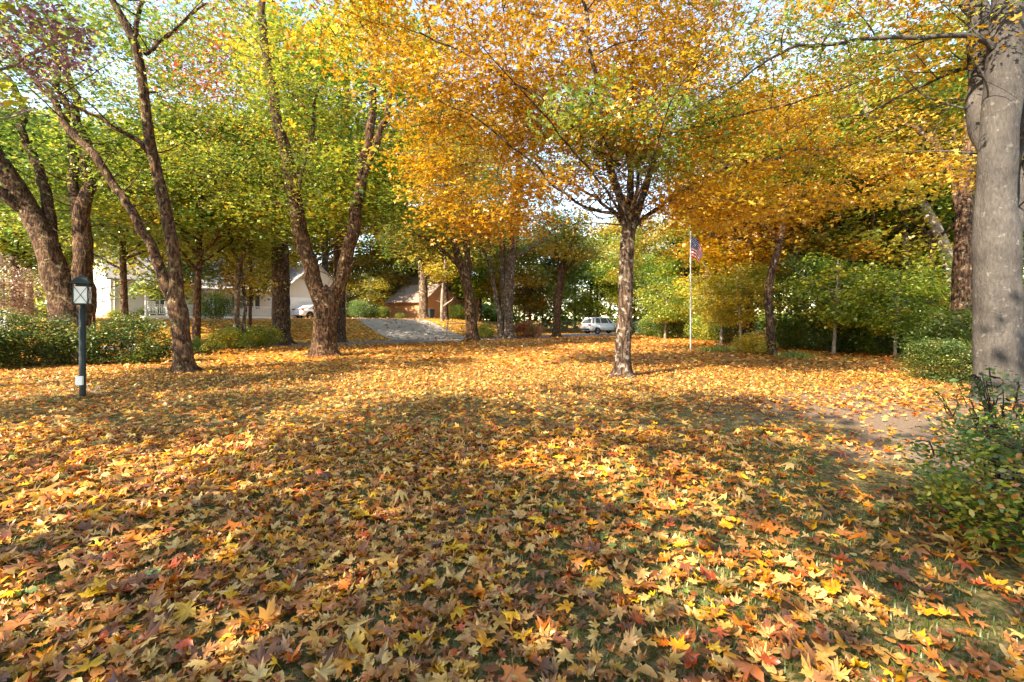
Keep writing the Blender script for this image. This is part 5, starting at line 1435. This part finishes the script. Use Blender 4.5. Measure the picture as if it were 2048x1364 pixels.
def porch_chair(x, y, label):
    p = house_pt(x, y, .385)
    c = empty('rocking_chair', tuple(p), math.radians(52)); tag(c, label, 'chair', 'white porch chairs')
    MB().box(-.26, .26, -.24, .24, .40, .44).build('seat', M_WHITE, c, .01)
    q = MB()
    for k in range(6): q.box(-.23 + k * .085, -.19 + k * .085, .215, .235, .45, 1.12)
    q.box(-.26, .26, .21, .24, 1.10, 1.18); q.build('backrest', M_WHITE, c)
    for sx in (-1, 1):
        for sy in (-1, 1): MB().box(sx * .24 - .02, sx * .24 + .02, sy * .2 - .02, sy * .2 + .02, .05, .62 if sy < 0 else 1.1).build('leg', M_WHITE, c)
        MB().box(sx * .24 - .035, sx * .24 + .035, -.26, .22, .62, .65).build('armrest', M_WHITE, c)
        MB().box(sx * .24 - .02, sx * .24 + .02, -.38, .42, .002, .05).build('rocker', M_WHITE, c, .015)
porch_chair(2.35, -1.1, 'white rocking chair at the left end of the house porch')
porch_chair(3.5, -1.1, 'white rocking chair before the porch window of the pale house')

# ------------------------------------------------------------------ brick house
def brick_house():
    h = empty('brick_house', (-10.6, 54.5, 1.35), math.radians(60))
    tag(h, 'orange brick house with arched window beyond the driveway', 'house')
    # garage wing: long side faces local -x (towards the sun)
    MB().box(0, 6.2, 0, 5.6, -1.3, 2.55).build('wing_wall', M_BRICK, h)
    gable_roof(h, 0, 6.2, 0, 5.6, 2.55, 4.6, .45, M_ROOFT, 'y', 'wing_roof')
    MB().prism([(.05, 2.55), (6.15, 2.55), (3.1, 4.55)], 1, -.004, 5.5).build('wing_gable', M_BRICK, h)
    MB().box(-.16, -.02, 0, 5.6, 2.32, 2.52).build('fascia', M_WHITE, h)
    # main block, gable with arched window
    MB().box(4.5, 15.5, 2.5, 12, -1.3, 4.6).build('wall', M_BRICK, h)
    MB().prism([(4.55, 4.6), (10.45, 4.6), (7.5, 7.3)], 1, 2.498, 12).build('gable', M_BRICK, h)
    gable_roof(h, 4.5, 10.5, 2.5, 12, 4.6, 7.3, .4, M_ROOFT, 'y')
    gable_roof(h, 10.5, 15.5, 2.9, 11.6, 4.6, 7.0, .4, M_ROOFT, 'x', 'side_roof')
    a = [(7.5 + .95 * math.cos(t_), 4.0 + .95 * math.sin(t_)) for t_ in np.linspace(0, math.pi, 14)]
    aw = MB().prism([(8.6, 3.9)] + [(7.5 + 1.1 * math.cos(t_), 4.0 + 1.1 * math.sin(t_)) for t_ in np.linspace(0, math.pi, 14)] + [(6.4, 3.9)], 1, 2.43, 2.497).build('arched_window', M_BEAM, h)
    MB().prism(a, 1, 2.415, 2.428).build('pane', M_GLASS, aw)
    # porch with doors
    MB().prism([(.9, 2.75), (2.49, 3.2), (2.49, 3.3), (.9, 2.85)], 0, 6.3, 12.4).build('porch_roof', M_ROOFT, h)
    for x in (6.5, 9.0, 12.2): MB().box(x - .09, x + .09, 1.0, 1.18, -.9, 2.76).build('porch_post', M_BEAM, h)
    MB().box(6.3, 12.4, .9, 2.49, -1.3, .05).build('porch_floor', M_DRIVE, h)
    d = MB().box(7.0, 8.0, 2.40, 2.46, .05, 2.2).build('door', M_WHITE, h)
    MB().lathe([(.001, 2.34), (.04, 2.35), (.04, 2.39)], 10, (7.9, 0, 1.1), 1).build('handle', M_POLE, d)
    window(h, 9.4, 11.2, .9, 2.2, 2.49, 2)
    MB().box(13.2, 14.2, 5, 6, 5.5, 8.2).build('chimney', M_BRICK, h)
    return h
BH = brick_house()
def bh_pt(x, y, z): return BH.matrix_basis @ Vector((x, y, z))

# porch lamps that glow beside the brick house door
m, nt, out = mat('warm_lamp_glass')
e_ = N(nt, 'ShaderNodeEmission'); e_.inputs[0].default_value = (1, .72, .32, 1); e_.inputs[1].default_value = 4; L(nt, e_.outputs[0], out.inputs[0]); M_GLOW = m
for x, lab in ((6.6, 'lit wall lantern left of the brick house door'), (8.5, 'lit wall lantern right of the brick house door')):
    p = bh_pt(x, 2.40, 1.75)
    c = empty('wall_lantern', tuple(p), math.radians(60)); tag(c, lab, 'lantern', 'lit lanterns of the brick house')
    MB().box(-.05, .05, .05, .095, -.1, .25).build('back_plate', M_DARK, c); MB().lathe([(.05, -.12), (.075, .1)], 8, (0, -.03, 0)).build('glass', M_GLOW, c)
    MB().lathe([(.10, .10), (.02, .2), (.001, .22)], 8, (0, -.03, 0)).build('cap', M_DARK, c)
    MB().bar((0, -.03, .19), (0, .06, .19), .012).build('bracket', M_DARK, c)

# wheelie bin
p = P(862, 640, 52.5); p[2] = float(gz(p[0], p[1]))
c = empty('wheeled_bin', tuple(p), math.radians(35)); tag(c, 'dark wheeled rubbish bin by the corner of the brick house', 'bin')
M_BIN = plain('dark_bin_plastic', (.03, .04, .05), .5, 0, .15, 5)
q = MB(); q.v = [(-.26, -.28, .06), (.26, -.28, .06), (.26, .28, .06), (-.26, .28, .06), (-.33, -.38, 1.05), (.33, -.38, 1.05), (.33, .38, 1.05), (-.33, .38, 1.05)]
q.f = [(0, 3, 2, 1), (4, 5, 6, 7), (0, 1, 5, 4), (1, 2, 6, 5), (2, 3, 7, 6), (3, 0, 4, 7)]
q.build('body', M_BIN, c, .03); MB().prism([(-.42, 1.06), (.42, 1.06), (.38, 1.15), (-.30, 1.13)], 0, -.35, .35).build('lid', M_BIN, c, .02)
for sx in (-1, 1): MB().lathe([(.001, sx * .27), (.13, sx * .27), (.13, sx * .32), (.001, sx * .32)], 14, (0, .30, .13), 0).build('wheel', M_BIN, c)
MB().bar((-.3, .44, 1.0), (.3, .44, 1.0), .02).build('handle', M_BIN, c)

# ------------------------------------------------------------------ cars
M_TYRE = plain('tyre_rubber', (.02, .02, .021), .85, 0, .2, 10)
M_RIM = plain('alloy_rim', (.45, .45, .46), .3, .8, .1, 6)
M_TAIL = plain('red_lamp_lens', (.35, .01, .012), .2, 0, .1, 4)
M_HEAD = plain('clear_lamp_lens', (.7, .7, .72), .15, 0, .05, 4)
M_TRIM = plain('black_trim', (.02, .02, .022), .5, 0, .15, 6)
def car_paint(name, col):
    m, nt, out = mat(name)
    b = N(nt, 'ShaderNodeBsdfPrincipled'); b.inputs['Base Color'].default_value = (*col, 1); b.inputs['Roughness'].default_value = .25; b.inputs['Coat Weight'].default_value = .6; b.inputs['Coat Roughness'].default_value = .05
    L(nt, b.outputs[0], out.inputs[0]); return m
def car(label, loc, rz, paint, suv=True, name='parked_car'):
    c = empty(name, loc, rz); tag(c, label, 'car')
    Ln, Wd = (4.85, .96) if suv else (4.6, .90)
    Hr = 1.80 if suv else 1.45
    # body: loft of cross sections along x (front = +x)
    if suv: st = [(-2.42, .48, .95, .80), (-2.36, .40, 1.12, .90), (-2.1, .34, 1.16, .95), (-1.0, .32, 1.14, .96), (.6, .32, 1.10, .96), (1.2, .32, 1.08, .95), (1.9, .34, 1.02, .92), (2.28, .40, .94, .84), (2.42, .48, .82, .72)]
    else: st = [(-2.3, .45, .85, .74), (-2.2, .36, .98, .84), (-1.6, .30, 1.0, .89), (-.6, .28, .96, .90), (.7, .28, .94, .90), (1.5, .30, .86, .88), (2.1, .36, .76, .80), (2.3, .44, .66, .68)]
    V, Fc = [], []
    for (x, zb, zt, hw) in st:
        for (fy, fz) in ((-.86, 0), (-1, .22), (-1, .62), (-.95, .9), (-.84, 1), (.84, 1), (.95, .9), (1, .62), (1, .22), (.86, 0)): V.append((x, fy * hw, zb + fz * (zt - zb)))
    k = 10
    for i in range(len(st) - 1):
        for j in range(k): Fc.append((i * k + j, (i + 1) * k + j, (i + 1) * k + (j + 1) % k, i * k + (j + 1) % k))
    Fc.append(tuple(range(k))); Fc.append(tuple((len(st) - 1) * k + j for j in reversed(range(k))))
    q = MB(); q.v = V; q.f = Fc; q.build('body', paint, c, smooth=True)
    # cabin
    if suv: gh = [(-2.30, 1.12, -1.98, Hr - .05), (-1.9, 1.13, -1.75, Hr), (.25, 1.09, -.1, Hr), (1.25, 1.06, .30, Hr - .10)]
    else: gh = [(-1.9, .98, -1.2, Hr - .06), (-1.3, .97, -.9, Hr), (.3, .94, .1, Hr), (1.2, .90, .45, Hr - .08)]
    V, Fc = [], []
    for (xb, zb, xt, zt) in gh:
        V += [(xb, -.90 * Wd, zb - .06), (xt, -.72 * Wd, zt - .06), (xt, -.60 * Wd, zt), (xt, .60 * Wd, zt), (xt, .72 * Wd, zt - .06), (xb, .90 * Wd, zb - .06)]
    for i in range(3):
        for j in range(5): Fc.append((i * 6 + j, (i + 1) * 6 + j, (i + 1) * 6 + j + 1, i * 6 + j + 1))
    Fc.append(tuple(range(6))); Fc.append(tuple(18 + j for j in reversed(range(6))))
    q = MB(); q.v = V; q.f = Fc; cab = q.build('cabin', paint, c)
    # glass: side windows, rear, windscreen, a few mm proud of the cabin
    def lerp(a, b2, t_): return tuple(a[i] + (b2[i] - a[i]) * t_ for i in range(3))
    for s in (-1, 1):
        def sp(i, top): xb, zb, xt, zt = gh[i]; return (xb, s * .90 * Wd, zb - .06) if not top else (xt, s * .72 * Wd, zt - .06)
        for (i0, t0, i1, t1) in ((0, .35, 1, .95), (1, .12, 2, .42), (1, .48, 2, .95), (2, .05, 3, .62)) if suv else ((1, .05, 2, .45), (1, .52, 2, .95), (2, .05, 3, .6)):
            lo0, lo1 = lerp(sp(i0, 0), sp(i0 + 1, 0), t0), lerp(sp(i1 - 1, 0), sp(i1, 0), t1)
            hi0, hi1 = lerp(sp(i0, 1), sp(i0 + 1, 1), t0), lerp(sp(i1 - 1, 1), sp(i1, 1), t1)
            a, b2 = lerp(lo0, hi0, .18), lerp(lo1, hi1, .18); e, f = lerp(lo0, hi0, .93), lerp(lo1, hi1, .93)
            pts = [(p_[0], p_[1] + s * .008, p_[2] + .003) for p_ in (a, b2, f, e)]
            q = MB(); q.quad(*(pts if s < 0 else pts[::-1])); q.build('side_window', M_GLASS, cab)
        MB().box(*sorted((.95, 1.1)), *sorted((s * .98 * Wd, s * 1.16 * Wd)), 1.10, 1.26).build('wing_mirror', paint, c, .03)
        if suv: MB().bar((-1.7, s * .62, Hr + .04), (.1, s * .62, Hr + .04), .02).build('roof_rail', M_TRIM, c)
        for x in (-1.45, 1.5):
            w = MB().lathe([(.20, s * .80 * Wd), (.35, s * .80 * Wd), (.365, s * .86 * Wd), (.365, s * .97 * Wd), (.34, s * 1.0 * Wd), (.22, s * 1.0 * Wd)], 24, (x, 0, .365), 1)
            wo = w.build('wheel', M_TYRE, c, smooth=True)
            q = MB().lathe([(.001, s * .985 * Wd), (.06, s * .985 * Wd), (.08, s * .95 * Wd), (.205, s * .94 * Wd), (.225, s * .99 * Wd)], 24, (x, 0, .365), 1)
            for a_ in range(5):
                t_ = a_ * 2 * math.pi / 5
                q.bar((x + .05 * math.cos(t_), s * .975 * Wd, .365 + .05 * math.sin(t_)), (x + .21 * math.cos(t_), s * .975 * Wd, .365 + .21 * math.sin(t_)), .028)
            q.build('rim', M_RIM, wo)
            MB().prism([(x + .43 * math.cos(t_), .365 + .43 * math.sin(t_)) for t_ in np.linspace(-.2, math.pi + .2, 16)], 1, *sorted((s * .90 * Wd, s * .995 * Wd))).build('wheel_arch', M_TRIM, c)
        MB().box(*((-2.45, -2.25) if suv else (-2.32, -2.12)), *sorted((s * .55 * Wd, s * .93 * Wd)), .92, 1.04).build('tail_light', M_TAIL, c, .02)
        MB().box(2.15, 2.36, *sorted((s * .5 * Wd, s * .86 * Wd)), .74, .86).build('headlight', M_HEAD, c, .02)
        MB().box(-1.05, 1.08, *sorted((s * .955 * Wd, s * 1.005 * Wd)), .32, .42).build('sill', M_TRIM, c)
    def cross(i, t0, t1, off, nm):
        xb, zb, xt, zt = gh[i]; lo = (xb, zb - .06); hi = (xt, zt - .06)
        a = [lo[k_] + (hi[k_] - lo[k_]) * t0 for k_ in (0, 1)]; b2 = [lo[k_] + (hi[k_] - lo[k_]) * t1 for k_ in (0, 1)]
        q = MB(); pts = [(a[0] + off, -.78 * Wd, a[1]), (a[0] + off, .78 * Wd, a[1]), (b2[0] + off, .64 * Wd, b2[1]), (b2[0] + off, -.64 * Wd, b2[1])]
        q.quad(*(pts if off > 0 else pts[::-1])); q.build(nm, M_GLASS, cab)
    cross(0, .15, .9, -.012, 'rear_window'); cross(3, .12, .95, .012, 'windscreen')
    xr = -2.44 if suv else -2.32
    MB().box(xr - .03, xr + .1, -.8 * Wd, .8 * Wd, .42, .60).build('rear_bumper', M_TRIM if suv else paint, c, .03)
    MB().box(xr - .035, xr + .02, -.26, .26, .72, .84).build('licence_plate', M_WHITE, c)
    MB().box(-xr - .08, -xr + .02, -.8 * Wd, .8 * Wd, .44, .62).build('front_bumper', paint, c, .03)
    MB().box(-xr - .06, -xr + .025, -.4, .4, .64, .78).build('grille', M_TRIM, c, .01)
    return c
def ground_at(x, D, dz=0.0):
    X = (x - 1024) / F * D; return (X, D, float(gz(X, D)) + dz)
car('white four wheel drive car parked at the street left of the central trunk', ground_at(1206, 49.5, .015), math.radians(28), car_paint('white_car_paint', (.74, .75, .77)))
car('grey car mostly hidden by shrubs right of the central trunk', ground_at(1296, 50, .015), math.radians(20), car_paint('grey_car_paint', (.16, .18, .20)), False)
car('white car half hidden behind the fork of the forked tree', ground_at(634, 47.5, .01), math.radians(60), car_paint('pale_car_paint', (.70, .70, .72)), False)
car('dark car at the end of the driveway beside the brick wall', ground_at(752, 63, .01), math.radians(200), car_paint('dark_car_paint', (.03, .035, .05)), False)

# ------------------------------------------------------------------ street posts, white pillar, fence
M_WOOD = plain('weathered_wood', (.36, .32, .27), .9, 0, .25, 9, .2, .5)
p = ground_at(893, 39)
c = empty('mailbox_post', p); tag(c, 'weathered pale wooden post with a side arm at the street edge', 'post')
q = MB().box(-.05, .05, -.05, .05, -.1, 1.45); o_ = q.build('post', M_WOOD, c, .01); o_.rotation_euler = (0, math.radians(6), 0)
MB().box(.10, 1.45, -.035, .035, .98, 1.06).build('arm', M_WOOD, c, .008)
MB().bar((.05, 0, .45), (.62, 0, .99), .03).build('brace', M_WOOD, c)
for (x, D_, hgt, lab) in ((1069, 38.2, 1.05, 'taller weathered wooden post by the street'), (1080, 38.6, .75, 'shorter weathered wooden post by the street')):
    c = empty('wooden_post', ground_at(x, D_)); tag(c, lab, 'post', 'street edge posts')
    MB().box(-.12, .12, -.12, .12, -.1, hgt).build('shaft', M_WOOD, c, .02); MB().prism([(-.15, hgt + .001), (.15, hgt + .001), (0, hgt + .1)], 1, -.15, .15).build('cap', M_WOOD, c)
c = empty('white_pillar', ground_at(7, 20.5), math.radians(25)); tag(c, 'white square pillar with peaked cap at the far left edge', 'pillar')
MB().box(-.16, .16, -.16, .16, -.1, 1.75).build('shaft', M_WHITE, c, .01)
MB().box(-.2, .2, -.2, .2, 1.752, 1.80).build('cap', M_WHITE, c); MB().lathe([(.26, 1.802), (.001, 1.98)], 4).build('peak', M_WHITE, c)
MB().box(-.03, .03, -.167, -.161, 1.3, 1.45).build('plate', M_TRIM, c)
# wire fence beyond the street
fa = np.array(ground_at(1050, 64)); fb = np.array(ground_at(1240, 66))
c = empty('wire_fence', tuple(fa)); tag(c, 'low grey wire fence across the far lawn behind the white car', 'fence')
M_WIRE = plain('galvanised_wire', (.45, .46, .47), .5, .5, .1, 4)
dv = fb - fa
for k in range(7):
    q = dv * k / 6; MB().bar((q[0], q[1], q[2] - .1), (q[0], q[1], q[2] + 1.25), .035, 8).build('fence_post', M_WIRE, c)
for z in (1.2, .08): MB().bar((0, 0, z), (dv[0], dv[1], dv[2] + z), .025).build('rail', M_WIRE, c)
q = MB(); ln = float(np.hypot(dv[0], dv[1])); n_ = int(ln / .22)
for k in range(n_):
    for s in (1, -1):
        a_ = dv * k / n_; b2 = dv * np.clip(k + s * 5, 0, n_) / n_
        q.bar((a_[0], a_[1], a_[2] + .1), (b2[0], b2[1], b2[2] + 1.18), .006, 3)
q.build('mesh', M_WIRE, c)
